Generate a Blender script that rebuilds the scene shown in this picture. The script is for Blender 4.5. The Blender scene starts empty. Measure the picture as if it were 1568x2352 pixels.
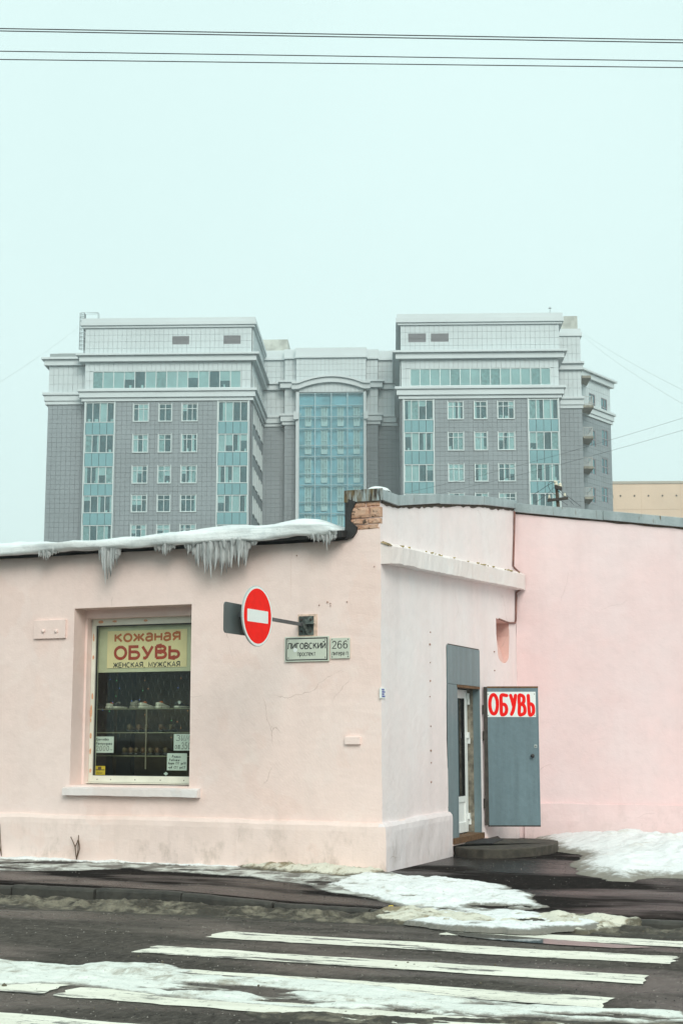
import bpy, bmesh, math, random
import numpy as np
from mathutils import Vector, Matrix

random.seed(7)
SC = bpy.context.scene
COL = SC.collection

# ------------------------------------------------------------------ camera
F = 3300.0                      # focal length in pixels of a 1568 x 2352 frame
PITCH = math.atan(512 / F)
TH = math.radians(22.2)
CAM = np.array([6.32877, -16.81288, 1.65])
cd = bpy.data.cameras.new('camera')
cam = bpy.data.objects.new('camera', cd)
COL.objects.link(cam)
cam.location = CAM
cam.rotation_euler = (math.pi / 2 + PITCH, 0, TH)
cd.sensor_fit = 'VERTICAL'
cd.sensor_height = 36.0
cd.sensor_width = 24.0
cd.lens = F / 2352 * 36.0
cd.clip_start = 0.1
cd.clip_end = 6000
SC.camera = cam

# ------------------------------------------------------------------ light
SUN_EL = math.radians(34)
sun_from = Vector((math.cos(SUN_EL) * 0.57, -math.cos(SUN_EL) * 0.8216, math.sin(SUN_EL)))
world = bpy.data.worlds.new('World')
SC.world = world
world.use_nodes = True
wn = world.node_tree
wn.nodes.clear()
w_out = wn.nodes.new('ShaderNodeOutputWorld')
w_bg = wn.nodes.new('ShaderNodeBackground')
w_sky = wn.nodes.new('ShaderNodeTexSky')
w_sky.sky_type = 'NISHITA'
w_sky.sun_disc = False
w_sky.sun_elevation = SUN_EL
w_sky.sun_rotation = math.atan2(sun_from.x, sun_from.y)
w_sky.dust_density = 6.0
w_mix = wn.nodes.new('ShaderNodeMix')
w_mix.data_type = 'RGBA'
w_mix.inputs['Factor'].default_value = 0.93               # overcast layer over the clear sky
w_tc = wn.nodes.new('ShaderNodeTexCoord')
w_no = wn.nodes.new('ShaderNodeTexNoise')                 # faint unevenness of the cloud cover, all round
w_no.inputs['Scale'].default_value = 2.2
w_no.inputs['Detail'].default_value = 4
w_cl = wn.nodes.new('ShaderNodeMix')
w_cl.data_type = 'RGBA'
w_cl.inputs['A'].default_value = (5.36, 7.02, 6.83, 1)
w_cl.inputs['B'].default_value = (6.20, 7.80, 7.60, 1)
wn.links.new(w_tc.outputs['Generated'], w_no.inputs['Vector'])
wn.links.new(w_no.outputs['Fac'], w_cl.inputs['Factor'])
wn.links.new(w_cl.outputs['Result'], w_mix.inputs['B'])
w_bg.inputs['Strength'].default_value = 0.10
wn.links.new(w_sky.outputs['Color'], w_mix.inputs['A'])
wn.links.new(w_mix.outputs['Result'], w_bg.inputs['Color'])
wn.links.new(w_bg.outputs['Background'], w_out.inputs['Surface'])
sl = bpy.data.lights.new('sun', 'SUN')
sl.energy = 1.5
sl.angle = math.radians(32)
sl.color = (1.0, 0.95, 0.88)
sun = bpy.data.objects.new('sun', sl)
COL.objects.link(sun)
sun.rotation_euler = sun_from.to_track_quat('Z', 'Y').to_euler()
SC.view_settings.view_transform = 'Standard'
SC.view_settings.look = 'None'
SC.view_settings.gamma = 1.0
SC.view_settings.use_curve_mapping = False
SC.view_settings.exposure = 0.52
SC.render.engine = 'CYCLES'
SC.cycles.max_bounces = 8
SC.cycles.transparent_max_bounces = 12
SC.cycles.use_denoising = True
SC.cycles.caustics_reflective = False
SC.cycles.caustics_refractive = False

# ------------------------------------------------------------------ pixels to places
def ray(u, v):
    a = (u - 784) / F
    b = -(v - 1176) / F
    fw = math.cos(PITCH) - b * math.sin(PITCH)
    up = math.sin(PITCH) + b * math.cos(PITCH)
    c, s = math.cos(TH), math.sin(TH)
    return np.array([c * a - s * fw, s * a + c * fw, up])

def _hit(u, v, k, val):
    d = ray(u, v)
    return CAM + d * ((val - CAM[k]) / d[k])

def PX(u, v, x=0.0): return _hit(u, v, 0, x)
def PY(u, v, y=0.0): return _hit(u, v, 1, y)
def PZ(u, v, z=0.0): return _hit(u, v, 2, z)
def PD(u, v, depth):
    d = ray(u, v)
    return CAM + d * depth            # ray() has unit forward depth up to the pitch

# ------------------------------------------------------------------ numpy noise
def _hash(i, j, k, seed):
    n = (i * 374761393 + j * 668265263 + k * 2147483647 + seed * 974634777).astype(np.int64) & 0xffffffff
    n = ((n ^ (n >> 13)) * 1274126177) & 0xffffffff
    n = (n ^ (n >> 16)) & 0xffffffff
    return n / 4294967295.0

def vnoise(x, y, z=None, seed=0):
    x = np.asarray(x, float); y = np.asarray(y, float)
    z = np.zeros_like(x) if z is None else np.asarray(z, float)
    xi, yi, zi = np.floor(x).astype(np.int64), np.floor(y).astype(np.int64), np.floor(z).astype(np.int64)
    fx, fy, fz = x - xi, y - yi, z - zi
    fx, fy, fz = [t * t * (3 - 2 * t) for t in (fx, fy, fz)]
    r = 0
    for a in (0, 1):
        for b in (0, 1):
            for c in (0, 1):
                w = (fx if a else 1 - fx) * (fy if b else 1 - fy) * (fz if c else 1 - fz)
                r = r + w * _hash(xi + a, yi + b, zi + c, seed)
    return r * 2 - 1

def fbm(x, y, z=None, seed=0, octv=4):
    r, a, t = 0, 1.0, 0
    for o in range(octv):
        s = 2.03 ** o
        r = r + a * vnoise(x * s, y * s, None if z is None else z * s, seed + o * 17)
        t += a
        a *= 0.5
    return r / t

# ------------------------------------------------------------------ materials
def lin(r, g, b):
    return tuple((c / 255 / 12.92) if c / 255 <= 0.04045 else ((c / 255 + 0.055) / 1.055) ** 2.4 for c in (r, g, b))

class NT:
    def __init__(s, name):
        s.m = bpy.data.materials.new(name)
        s.m.use_nodes = True
        s.t = s.m.node_tree
        s.b = s.t.nodes['Principled BSDF']
        s.out = s.t.nodes['Material Output']
        s._pos = None
    def n(s, typ, **kw):
        o = s.t.nodes.new(typ)
        for k, v in kw.items(): setattr(o, k, v)
        return o
    def l(s, a, b): s.t.links.new(a, b)
    def pos(s, st=(1, 1, 1), loc=(0, 0, 0)):
        if s._pos is None: s._pos = s.n('ShaderNodeNewGeometry')
        mp = s.n('ShaderNodeMapping')
        mp.inputs['Scale'].default_value = st
        mp.inputs['Location'].default_value = loc
        s.l(s._pos.outputs['Position'], mp.inputs['Vector'])
        return mp.outputs['Vector']
    def noise(s, scale, detail=4, vec=None, rough=0.55, dist=0.0, **k):
        o = s.n('ShaderNodeTexNoise')
        o.inputs['Scale'].default_value = scale
        o.inputs['Detail'].default_value = detail
        o.inputs['Roughness'].default_value = rough
        o.inputs['Distortion'].default_value = dist
        s.l(vec if vec is not None else s.pos(**k), o.inputs['Vector'])
        return o.outputs['Fac']
    def ramp(s, fac, a, b, lo=0.0, hi=1.0):
        o = s.n('ShaderNodeMapRange')
        o.interpolation_type = 'SMOOTHSTEP'
        o.inputs['From Min'].default_value = a
        o.inputs['From Max'].default_value = b
        o.inputs['To Min'].default_value = lo
        o.inputs['To Max'].default_value = hi
        s.l(fac, o.inputs['Value'])
        return o.outputs['Result']
    def mix(s, fac, a, b, blend='MIX'):
        o = s.n('ShaderNodeMix')
        o.data_type = 'RGBA'
        o.blend_type = blend
        for k, v in (('Factor', fac), ('A', a), ('B', b)):
            if isinstance(v, (tuple, list)): o.inputs[k].default_value = (*v[:3], 1)
            elif isinstance(v, (int, float)): o.inputs[k].default_value = v
            else: s.l(v, o.inputs[k])
        return o.outputs['Result']
    def math(s, op, a, b=0.0):
        o = s.n('ShaderNodeMath', operation=op)
        for i, v in enumerate((a, b)):
            if isinstance(v, (int, float)): o.inputs[i].default_value = v
            else: s.l(v, o.inputs[i])
        return o.outputs[0]
    def color(s, c):
        if isinstance(c, (tuple, list)): s.b.inputs['Base Color'].default_value = (*c[:3], 1)
        else: s.l(c, s.b.inputs['Base Color'])
    def rough(s, r):
        if isinstance(r, (int, float)): s.b.inputs['Roughness'].default_value = r
        else: s.l(r, s.b.inputs['Roughness'])
    def bump(s, h, strength=0.3, dist=0.01, prev=None):
        o = s.n('ShaderNodeBump')
        o.inputs['Strength'].default_value = strength
        o.inputs['Distance'].default_value = dist
        s.l(h, o.inputs['Height'])
        if prev is not None: s.l(prev, o.inputs['Normal'])
        s.l(o.outputs['Normal'], s.b.inputs['Normal'])
        return o.outputs['Normal']

def plain(name, c, rough=0.6, metal=0.0, var=0.0, scale=6.0, bump=0.0, bscale=60.0, spec=0.5):
    t = NT(name)
    if var:
        n = t.ramp(t.noise(scale, 5), 0.3, 0.7)
        t.color(t.mix(n, tuple(x * (1 - var) for x in c), tuple(min(1, x * (1 + var)) for x in c)))
    else:
        t.color(c)
    t.rough(rough)
    t.b.inputs['Metallic'].default_value = metal
    t.b.inputs['Specular IOR Level'].default_value = spec
    if bump: t.bump(t.noise(bscale, 3), bump, 0.01)
    return t.m

def plaster(name, base, alt, dirt=(0.33, 0.27, 0.22), dirt_amt=0.5, crack=0.38, patch=1.0):
    t = NT(name)
    big = t.ramp(t.noise(0.55, 4), 0.34, 0.68)
    col = t.mix(big, base, alt)
    streak = t.ramp(t.noise(1.0, 5, st=(2.6, 2.6, 0.22)), 0.48, 0.72, 0, 0.30)
    col = t.mix(streak, col, tuple(x * 0.86 for x in alt))
    mott = t.ramp(t.noise(4.5, 6, rough=0.7), 0.38, 0.68, 0.0, 0.22)
    col = t.mix(mott, col, tuple(x * 0.80 for x in base))
    pale = t.ramp(t.noise(2.2, 5, loc=(9, 3, 4)), 0.56, 0.72, 0.0, 0.35)
    col = t.mix(pale, col, tuple(min(0.9, x * 1.08) for x in alt))
    pt_ = t.ramp(t.noise(0.8, 5, loc=(2, 9, 5), rough=0.5), 0.555, 0.570, 0.0, 0.30 * patch)
    col = t.mix(pt_, col, tuple(min(0.9, x * y) for x, y in zip(base, (1.0, 1.07, 1.10))))
    pt2 = t.ramp(t.noise(1.1, 5, loc=(7, 1, 3), rough=0.55), 0.575, 0.60, 0.0, 0.24 * patch)
    col = t.mix(pt2, col, tuple(x * y for x, y in zip(base, (0.93, 0.84, 0.80))))
    drip = t.ramp(t.noise(1.0, 6, st=(7.5, 7.5, 0.16), loc=(4, 4, 0), rough=0.6), 0.62, 0.74, 0.0, 0.42 * patch)
    col = t.mix(t.math('MULTIPLY', drip, t.ramp(t.noise(0.7, 2, loc=(8, 8, 8)), 0.42, 0.6)), col, tuple(x * y for x, y in zip(base, (0.78, 0.70, 0.66))))
    # grime low on the wall, in patches
    sep = t.n('ShaderNodeSeparateXYZ')
    if t._pos is None: t._pos = t.n('ShaderNodeNewGeometry')
    t.l(t._pos.outputs['Position'], sep.inputs[0])
    low = t.ramp(sep.outputs['Z'], 0.9, 0.0)
    gr = t.math('MULTIPLY', low, t.ramp(t.noise(4.0, 7, st=(1, 1, 0.6), rough=0.7), 0.50, 0.68))
    col = t.mix(t.math('MULTIPLY', gr, dirt_amt), col, dirt)
    # hairline cracks
    nz = t.n('ShaderNodeTexNoise')
    nz.inputs['Scale'].default_value = 1.6
    nz.inputs['Detail'].default_value = 6
    t.l(t.pos(), nz.inputs['Vector'])
    add = t.n('ShaderNodeVectorMath', operation='MULTIPLY_ADD')
    t.l(nz.outputs['Color'], add.inputs[0])
    add.inputs[1].default_value = (0.45, 0.45, 0.45)
    t.l(t.pos(), add.inputs[2])
    vo = t.n('ShaderNodeTexVoronoi', feature='DISTANCE_TO_EDGE')
    vo.inputs['Scale'].default_value = 0.62
    t.l(add.outputs[0], vo.inputs['Vector'])
    cr = t.ramp(vo.outputs['Distance'], 0.0030, 0.0006)
    cr = t.math('MULTIPLY', cr, t.ramp(t.noise(0.9, 3, loc=(3, 5, 1)), 0.55, 0.63))
    col = t.mix(t.math('MULTIPLY', cr, crack), col, (0.30, 0.19, 0.15))
    # chips
    chip = t.ramp(t.noise(7.0, 5, loc=(1, 8, 2), rough=0.7), 0.735, 0.76)
    col = t.mix(t.math('MULTIPLY', chip, 0.5), col, (0.62, 0.36, 0.24))
    t.color(col)
    t.rough(0.9)
    t.b.inputs['Specular IOR Level'].default_value = 0.25
    h = t.math('ADD', t.math('MULTIPLY', t.noise(2.4, 6, rough=0.6), 1.0), t.math('MULTIPLY', t.noise(38, 4), 0.14))
    h = t.math('SUBTRACT', h, t.math('MULTIPLY', cr, 0.12))
    t.bump(h, 0.45, 0.03)
    return t.m

def glass_mat(name, tint, gloss=0.3, refl=(0.9, 0.95, 1.0), rough=0.02, k=1.4):
    """thin pane: partly see-through, partly mirror by angle"""
    t = NT(name)
    t.t.nodes.remove(t.b)
    tr = t.n('ShaderNodeBsdfTransparent')
    tr.inputs['Color'].default_value = (*tint, 1)
    gl = t.n('ShaderNodeBsdfGlossy')
    gl.inputs['Color'].default_value = (*refl, 1)
    gl.inputs['Roughness'].default_value = rough
    fr = t.n('ShaderNodeFresnel')
    fr.inputs['IOR'].default_value = 1.45
    fac = t.math('ADD', t.math('MULTIPLY', fr.outputs[0], k), gloss)
    mx = t.n('ShaderNodeMixShader')
    t.l(fac, mx.inputs[0]); t.l(tr.outputs[0], mx.inputs[1]); t.l(gl.outputs[0], mx.inputs[2])
    t.l(mx.outputs[0], t.out.inputs['Surface'])
    return t.m

M = {}
M['pink_front'] = plaster('pink_plaster_front', (0.86, 0.675, 0.62), (0.87, 0.71, 0.66), patch=0.9)
M['pink_side'] = plaster('pink_plaster_side', (0.83, 0.76, 0.755), (0.84, 0.72, 0.71), dirt_amt=0.2, patch=0.35)
M['pink_far'] = plaster('pink_plaster_far', (0.84, 0.69, 0.69), (0.85, 0.64, 0.635), dirt_amt=0.2, patch=0.25)
M['pink_plinth'] = plaster('pink_plaster_plinth', (0.83, 0.67, 0.62), (0.81, 0.645, 0.585), dirt_amt=0.40, crack=0.8)
M['plinth_side'] = plaster('pale_plinth_side', (0.78, 0.70, 0.70), (0.74, 0.66, 0.66), dirt_amt=0.35, crack=0.8)
M['shaded_niche'] = plaster('shaded_niche_plaster', (0.70, 0.43, 0.38), (0.72, 0.48, 0.43), dirt_amt=0.1, patch=0.4)  # recess shade put into the colour: darker, redder plaster inside the niche
M['pink_trim'] = plaster('pale_plaster_trim', (0.80, 0.74, 0.72), (0.80, 0.70, 0.67), dirt_amt=0.1, crack=0.8)

def brick_mat():
    t = NT('old_painted_brick')
    n = t.noise(9, 6, rough=0.7)
    c = t.mix(t.ramp(n, 0.35, 0.65), (0.50, 0.27, 0.17), (0.60, 0.40, 0.29))
    c = t.mix(t.ramp(t.noise(14, 5, loc=(4, 4, 4)), 0.58, 0.66), c, (0.10, 0.07, 0.05))
    t.color(c); t.rough(0.9)
    t.bump(t.noise(45, 5), 0.7, 0.02)
    return t.m
M['brick'] = brick_mat()
M['felt'] = plain('black_roofing_felt', (0.018, 0.018, 0.018), 0.7, var=0.3, bump=0.6, bscale=25)

def zinc_mat(name, rust):
    t = NT(name)
    c = t.mix(t.ramp(t.noise(1.5, 5, st=(3, 3, 0.6)), 0.3, 0.7), (0.30, 0.36, 0.37), (0.42, 0.48, 0.49))
    c = t.mix(t.ramp(t.noise(25, 3), 0.4, 0.7, 0, 0.3), c, (0.24, 0.29, 0.30))
    r = t.ramp(t.noise(2.0, 5, st=(6, 6, 0.8), rough=0.65), 0.60 - rust * 0.22, 0.70 - rust * 0.12)
    c = t.mix(r, c, (0.13, 0.085, 0.03))
    if rust > 0.5:
        c = t.mix(t.ramp(t.noise(3, 4, st=(9, 9, 1.2), loc=(2, 2, 2)), 0.5, 0.62), c, (0.035, 0.025, 0.018))
    t.color(c); t.rough(0.45)
    t.b.inputs['Metallic'].default_value = 0.25
    t.bump(t.noise(6, 3), 0.15, 0.02)
    return t.m
M['zinc'] = zinc_mat('zinc_flashing', 0.0)
M['zinc_rust'] = zinc_mat('rust_streaked_flashing', 1.0)

def steel_paint(name, base, rust=0.3):
    t = NT(name)
    c = t.mix(t.ramp(t.noise(1.4, 5, st=(5, 5, 0.35)), 0.35, 0.7), base, tuple(x * 1.25 for x in base))
    c = t.mix(t.ramp(t.noise(18, 4), 0.35, 0.7, 0, 0.2), c, tuple(x * 0.7 for x in base))
    c = t.mix(t.ramp(t.noise(5, 6, rough=0.7, loc=(5, 1, 2)), 0.72 - 0.05 * rust, 0.76), c, (0.16, 0.08, 0.03))
    c = t.mix(t.ramp(t.noise(1.0, 6, st=(11, 11, 0.45), loc=(3, 2, 1), rough=0.65), 0.66, 0.78, 0, 0.40), c, (0.17, 0.105, 0.05))
    c = t.mix(t.ramp(t.noise(3, 6, st=(1, 1, 6), loc=(8, 2, 1), rough=0.7), 0.70, 0.74, 0, 0.5), c, tuple(x * 1.6 for x in base))
    t.color(c); t.rough(0.5)
    t.bump(t.noise(3, 4), 0.30, 0.04)
    return t.m
M['steel_door'] = steel_paint('blue_grey_door_paint', (0.115, 0.175, 0.20))
M['steel_frame'] = steel_paint('grey_frame_paint', (0.135, 0.19, 0.205), 1.0)
M['rust'] = plain('rust', (0.13, 0.065, 0.025), 0.85, var=0.4, scale=20, bump=0.4)
M['rusty_dark'] = plain('dark_rusty_steel', (0.035, 0.028, 0.022), 0.7, var=0.4, scale=14, bump=0.3)
M['white_pvc'] = plain('white_pvc', (0.80, 0.82, 0.80), 0.35, var=0.04)
M['white_frame'] = plain('yellowed_white_paint', (0.72, 0.72, 0.62), 0.5, var=0.08, scale=3, bump=0.2)
M['jamb'] = plain('rough_cement_jamb', (0.20, 0.18, 0.14), 0.95, var=0.5, scale=9, bump=0.8, bscale=22)
M['concrete_step'] = plain('dirty_step_concrete', (0.050, 0.043, 0.032), 0.8, var=0.45, scale=7, bump=0.6, bscale=30)
M['rubber'] = plain('black_rubber', (0.02, 0.02, 0.022), 0.7, bump=0.5, bscale=90)
M['black'] = plain('black_plastic', (0.012, 0.012, 0.013), 0.4)
M['dark_inside'] = plain('dark_interior', (0.05, 0.042, 0.03), 0.9)
M['brown_board'] = plain('brown_display_board', (0.115, 0.082, 0.045), 0.8, var=0.25, scale=4)
M['post'] = plain('shelf_post', (0.22, 0.19, 0.14), 0.5)
M['shelf_glass'] = glass_mat('shelf_glass', (0.75, 0.80, 0.72), 0.08)
M['shop_glass'] = glass_mat('shop_window_glass', (0.95, 0.98, 0.93), 0.0, k=0.35)
M['door_glass'] = glass_mat('door_glass', (0.70, 0.74, 0.72), 0.03)
M['red'] = plain('sign_red', (0.92, 0.010, 0.004), 0.6, var=0.05, scale=12, spec=0.12)
M['sign_white'] = plain('sign_white', (0.78, 0.82, 0.80), 0.45)
M['sign_grey'] = plain('galvanised_sign_back', (0.105, 0.125, 0.125), 0.5, metal=0.3, var=0.12, scale=3)
M['sign_rim'] = plain('sign_rim', (0.42, 0.48, 0.47), 0.45, metal=0.2)
M['gal'] = plain('galvanised_arm', (0.10, 0.11, 0.12), 0.5, metal=0.5, var=0.2, scale=12)
M['bracket'] = plain('patchy_bracket_paint', (0.085, 0.105, 0.095), 0.7, var=0.6, scale=16, bump=0.5)
M['plate'] = plain('pale_enamel_plate', (0.56, 0.60, 0.51), 0.4, var=0.04, scale=5)
M['ink'] = plain('black_enamel', (0.012, 0.012, 0.014), 0.5)
M['blue_plate'] = plain('blue_enamel', (0.06, 0.09, 0.36), 0.5, var=0.5, scale=80)
M['poster'] = plain('cream_poster', (0.93, 0.76, 0.48), 0.7, var=0.05, scale=3)
M['blind'] = plain('cream_blind', (0.62, 0.60, 0.46), 0.8, var=0.12, scale=2)
M['poster_red'] = plain('poster_red_print', (0.46, 0.04, 0.010), 0.7, var=0.1)
M['poster_orange'] = plain('poster_orange_print', (0.58, 0.13, 0.025), 0.7, var=0.1)
M['paper'] = plain('note_paper', (0.66, 0.72, 0.74), 0.8, var=0.03)
M['pencil'] = plain('pen_ink', (0.06, 0.08, 0.09), 0.8)
M['yellow'] = plain('yellow_sticker', (0.72, 0.50, 0.02), 0.5)
M['door_red'] = plain('sign_red_paint', (0.86, 0.008, 0.006), 0.6, spec=0.12)
M['cable'] = plain('brown_cable', (0.20, 0.09, 0.07), 0.6, var=0.3, scale=8)
M['wire'] = plain('dark_wire', (0.015, 0.013, 0.02), 0.7)
M['wire_far'] = plain('grey_wire', (0.07, 0.075, 0.08), 0.7)
M['porcelain'] = plain('cream_porcelain', (0.66, 0.62, 0.49), 0.3, var=0.1, scale=20)
M['old_wood'] = plain('weathered_pole', (0.085, 0.062, 0.042), 0.9, var=0.4, scale=20, bump=0.5)
M['weed'] = plain('dead_stalk', (0.10, 0.055, 0.03), 0.9)
M['shoe_white'] = plain('shoe_white', (0.66, 0.66, 0.60), 0.6, var=0.08, scale=30)
M['shoe_grey'] = plain('shoe_grey', (0.30, 0.29, 0.26), 0.7, var=0.2, scale=30)
M['shoe_dark'] = plain('shoe_black', (0.03, 0.03, 0.03), 0.6)
M['shoe_orange'] = plain('shoe_orange_lining', (0.55, 0.14, 0.03), 0.7)
M['net_wire'] = plain('clear_lamp_wire', (0.13, 0.12, 0.085), 0.4)

def emit(name, c, s):
    t = NT(name)
    t.color(c)
    t.b.inputs['Emission Color'].default_value = (*c, 1)
    t.b.inputs['Emission Strength'].default_value = s
    return t.m
M['led_green'] = emit('lit_green_bulb', (0.1, 0.9, 0.25), 0.7)
M['led_blue'] = emit('lit_blue_bulb', (0.12, 0.25, 1.0), 0.7)
M['led_orange'] = emit('lit_orange_bulb', (1.0, 0.35, 0.1), 0.7)

def asphalt(name, a, b, rlo, rhi, wet_scale=0.7, tint=None, dark=(1.45, 1.42, 1.38)):
    t = NT(name)
    big = t.ramp(t.noise(0.9, 5, st=(0.5, 1.3, 1)), 0.3, 0.7)
    c = t.mix(big, a, b)
    gr = t.ramp(t.noise(16, 5, st=(1, 0.45, 1), rough=0.8), 0.30, 0.70)
    c = t.mix(0.55, c, t.mix(gr, tuple(x * 0.45 for x in a), tuple(x * 1.6 for x in b)))
    sp = t.ramp(t.noise(30, 4, st=(1, 0.4, 1), rough=0.8), 0.60, 0.70)
    c = t.mix(t.math('MULTIPLY', sp, 0.6), c, (0.24, 0.22, 0.20))
    sp2 = t.ramp(t.noise(30, 3, loc=(5, 5, 5), rough=0.7), 0.42, 0.30)
    c = t.mix(t.math('MULTIPLY', sp2, 0.6), c, (0.012, 0.012, 0.013))
    sm = t.ramp(t.noise(1.7, 6, st=(0.35, 1.5, 1), loc=(2, 7, 0), rough=0.65), 0.50, 0.72, 0, 0.5)
    c = t.mix(sm, c, (0.105, 0.096, 0.086) if tint is None else tint)
    t.color(t.mix(1.0, c, dark, 'MULTIPLY'))
    wet = t.ramp(t.noise(wet_scale, 4, st=(0.45, 1.2, 1), loc=(1.7, 0.4, 0)), 0.38, 0.66, rlo, rhi)
    t.rough(wet)
    t.l(t.ramp(wet, rlo, rlo + 0.6 * (rhi - rlo), 0.026, 0.0), t.b.inputs['Specular IOR Level'])
    t.bump(t.noise(45, 4, rough=0.7), 0.5, 0.010)
    return t.m
M['road'] = asphalt('wet_road_asphalt', (0.040, 0.037, 0.035), (0.058, 0.052, 0.047), 0.25, 0.65)
M['pavement'] = asphalt('wet_pavement_asphalt', (0.021, 0.0195, 0.0195), (0.031, 0.028, 0.027), 0.20, 0.55, 0.6, tint=(0.070, 0.054, 0.048), dark=(0.72, 0.67, 0.66))
M['soil'] = plain('dark_ground', (0.06, 0.055, 0.05), 0.95, var=0.3, scale=1)
M['kerb'] = plain('wet_kerb_concrete', (0.034, 0.031, 0.025), 0.7, var=0.4, scale=6, bump=0.7, bscale=25)

def paint_mat():
    t = NT('worn_road_paint')
    c = t.mix(t.ramp(t.noise(3, 6, st=(0.6, 2, 1)), 0.3, 0.7), (0.86, 0.84, 0.73), (0.70, 0.68, 0.58))
    w = t.ramp(t.noise(2.6, 7, st=(0.45, 2.4, 1), rough=0.75, loc=(0, 3, 0)), 0.545, 0.60)
    c = t.mix(w, c, (0.09, 0.085, 0.08))
    w2 = t.ramp(t.noise(18, 5, st=(1, 0.5, 1), rough=0.8), 0.56, 0.68, 0, 0.6)
    c = t.mix(w2, c, (0.16, 0.15, 0.13))
    t.color(c); t.rough(0.6)
    t.bump(t.noise(80, 3), 0.3, 0.004)
    return t.m
M['paint'] = paint_mat()

def water_mat():
    t = NT('puddle_water')
    t.color((0.012, 0.012, 0.013)); t.rough(0.06)
    t.b.inputs['Specular IOR Level'].default_value = 0.6
    return t.m
M['water'] = water_mat()

def snow_mat(name, clean, dirty, lo, hi, scale=2.5, bump=0.5, speck=0.3, sss=0.0, thin=None):
    t = NT(name)
    d = t.ramp(t.noise(scale, 6, rough=0.68, dist=0.4), lo, hi)
    c = t.mix(d, clean, dirty)
    s = t.ramp(t.noise(24, 5, st=(1, 0.6, 1), rough=0.8), 0.58, 0.68)
    c = t.mix(t.math('MULTIPLY', s, speck), c, (0.12, 0.09, 0.05))
    if thin is not None:
        # thin wet rim where the ground shows through the melting edge
        at = t.n('ShaderNodeAttribute', attribute_name='depth')
        e_ = t.math('ADD', at.outputs['Fac'], t.math('MULTIPLY', t.math('SUBTRACT', t.noise(7, 6, rough=0.75), 0.5), 0.9))
        c = t.mix(t.ramp(e_, 0.42, 0.08), c, thin)
    if name == 'roof_snow':
        st_ = t.ramp(t.noise(1.0, 6, st=(0.7, 0.7, 17), rough=0.7), 0.50, 0.68)
        c = t.mix(t.math('MULTIPLY', st_, 0.55), c, (0.40, 0.45, 0.46))
    t.color(c); t.rough(0.65)
    t.b.inputs['Specular IOR Level'].default_value = 0.3
    if sss:
        t.b.inputs['Subsurface Weight'].default_value = sss
        t.b.inputs['Subsurface Radius'].default_value = (0.05, 0.06, 0.07)
        t.b.inputs['Subsurface Scale'].default_value = 0.5
    h = t.math('ADD', t.noise(9, 6, rough=0.65), t.math('MULTIPLY', t.noise(60, 4), 0.25))
    t.bump(h, bump, 0.03)
    return t.m
M['snow'] = snow_mat('old_snow', (0.80, 0.82, 0.815), (0.42, 0.39, 0.32), 0.54, 0.74, 3.2, 1.0, 0.5, thin=(0.20, 0.19, 0.165))
M['snow_clean'] = snow_mat('heaped_snow', (0.83, 0.85, 0.85), (0.60, 0.57, 0.49), 0.54, 0.76, 2.2, 0.9, 0.25, thin=(0.24, 0.225, 0.19))
M['snow_roof'] = snow_mat('roof_snow', (0.78, 0.82, 0.82), (0.60, 0.65, 0.66), 0.45, 0.70, 2.0, 0.6, 0.08)
M['snow_grey'] = snow_mat('icy_grey_snow', (0.62, 0.64, 0.60), (0.16, 0.15, 0.135), 0.40, 0.60, 3.4, 0.6, 0.4, thin=(0.10, 0.095, 0.085))
M['slush'] = snow_mat('dirty_gutter_slush', (0.22, 0.195, 0.145), (0.045, 0.038, 0.029), 0.34, 0.58, 4.2, 1.0, 0.9, thin=(0.045, 0.04, 0.033))
M['slush_light'] = snow_mat('trodden_dirty_snow', (0.68, 0.66, 0.56), (0.27, 0.22, 0.14), 0.47, 0.64, 3.6, 1.0, 0.7, thin=(0.11, 0.095, 0.065))
M['road_snow'] = snow_mat('ploughed_road_snow', (0.76, 0.78, 0.73), (0.36, 0.33, 0.27), 0.50, 0.70, 3.4, 1.0, 0.5, thin=(0.22, 0.205, 0.18))

def ice_mat():
    """cloudy ice: clear, milky and shiny at once"""
    t = NT('icicle_ice')
    t.t.nodes.remove(t.b)
    tr = t.n('ShaderNodeBsdfTransparent'); tr.inputs['Color'].default_value = (0.97, 0.99, 0.99, 1)
    tl = t.n('ShaderNodeBsdfTranslucent'); tl.inputs['Color'].default_value = (0.93, 0.96, 0.96, 1)
    df = t.n('ShaderNodeBsdfDiffuse'); df.inputs['Color'].default_value = (0.90, 0.93, 0.93, 1)
    gl = t.n('ShaderNodeBsdfGlossy'); gl.inputs['Roughness'].default_value = 0.15
    m1 = t.n('ShaderNodeMixShader'); m1.inputs[0].default_value = 0.5
    t.l(df.outputs[0], m1.inputs[1]); t.l(tl.outputs[0], m1.inputs[2])
    m2 = t.n('ShaderNodeMixShader')
    t.l(t.ramp(t.noise(22, 4, st=(1, 1, 0.15)), 0.35, 0.65, 0.45, 0.92), m2.inputs[0])
    t.l(tr.outputs[0], m2.inputs[1]); t.l(m1.outputs[0], m2.inputs[2])
    fr = t.n('ShaderNodeFresnel'); fr.inputs['IOR'].default_value = 1.31
    m3 = t.n('ShaderNodeMixShader')
    t.l(fr.outputs[0], m3.inputs[0]); t.l(m2.outputs[0], m3.inputs[1]); t.l(gl.outputs[0], m3.inputs[2])
    t.l(m3.outputs[0], t.out.inputs['Surface'])
    return t.m
M['ice'] = ice_mat()

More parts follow.
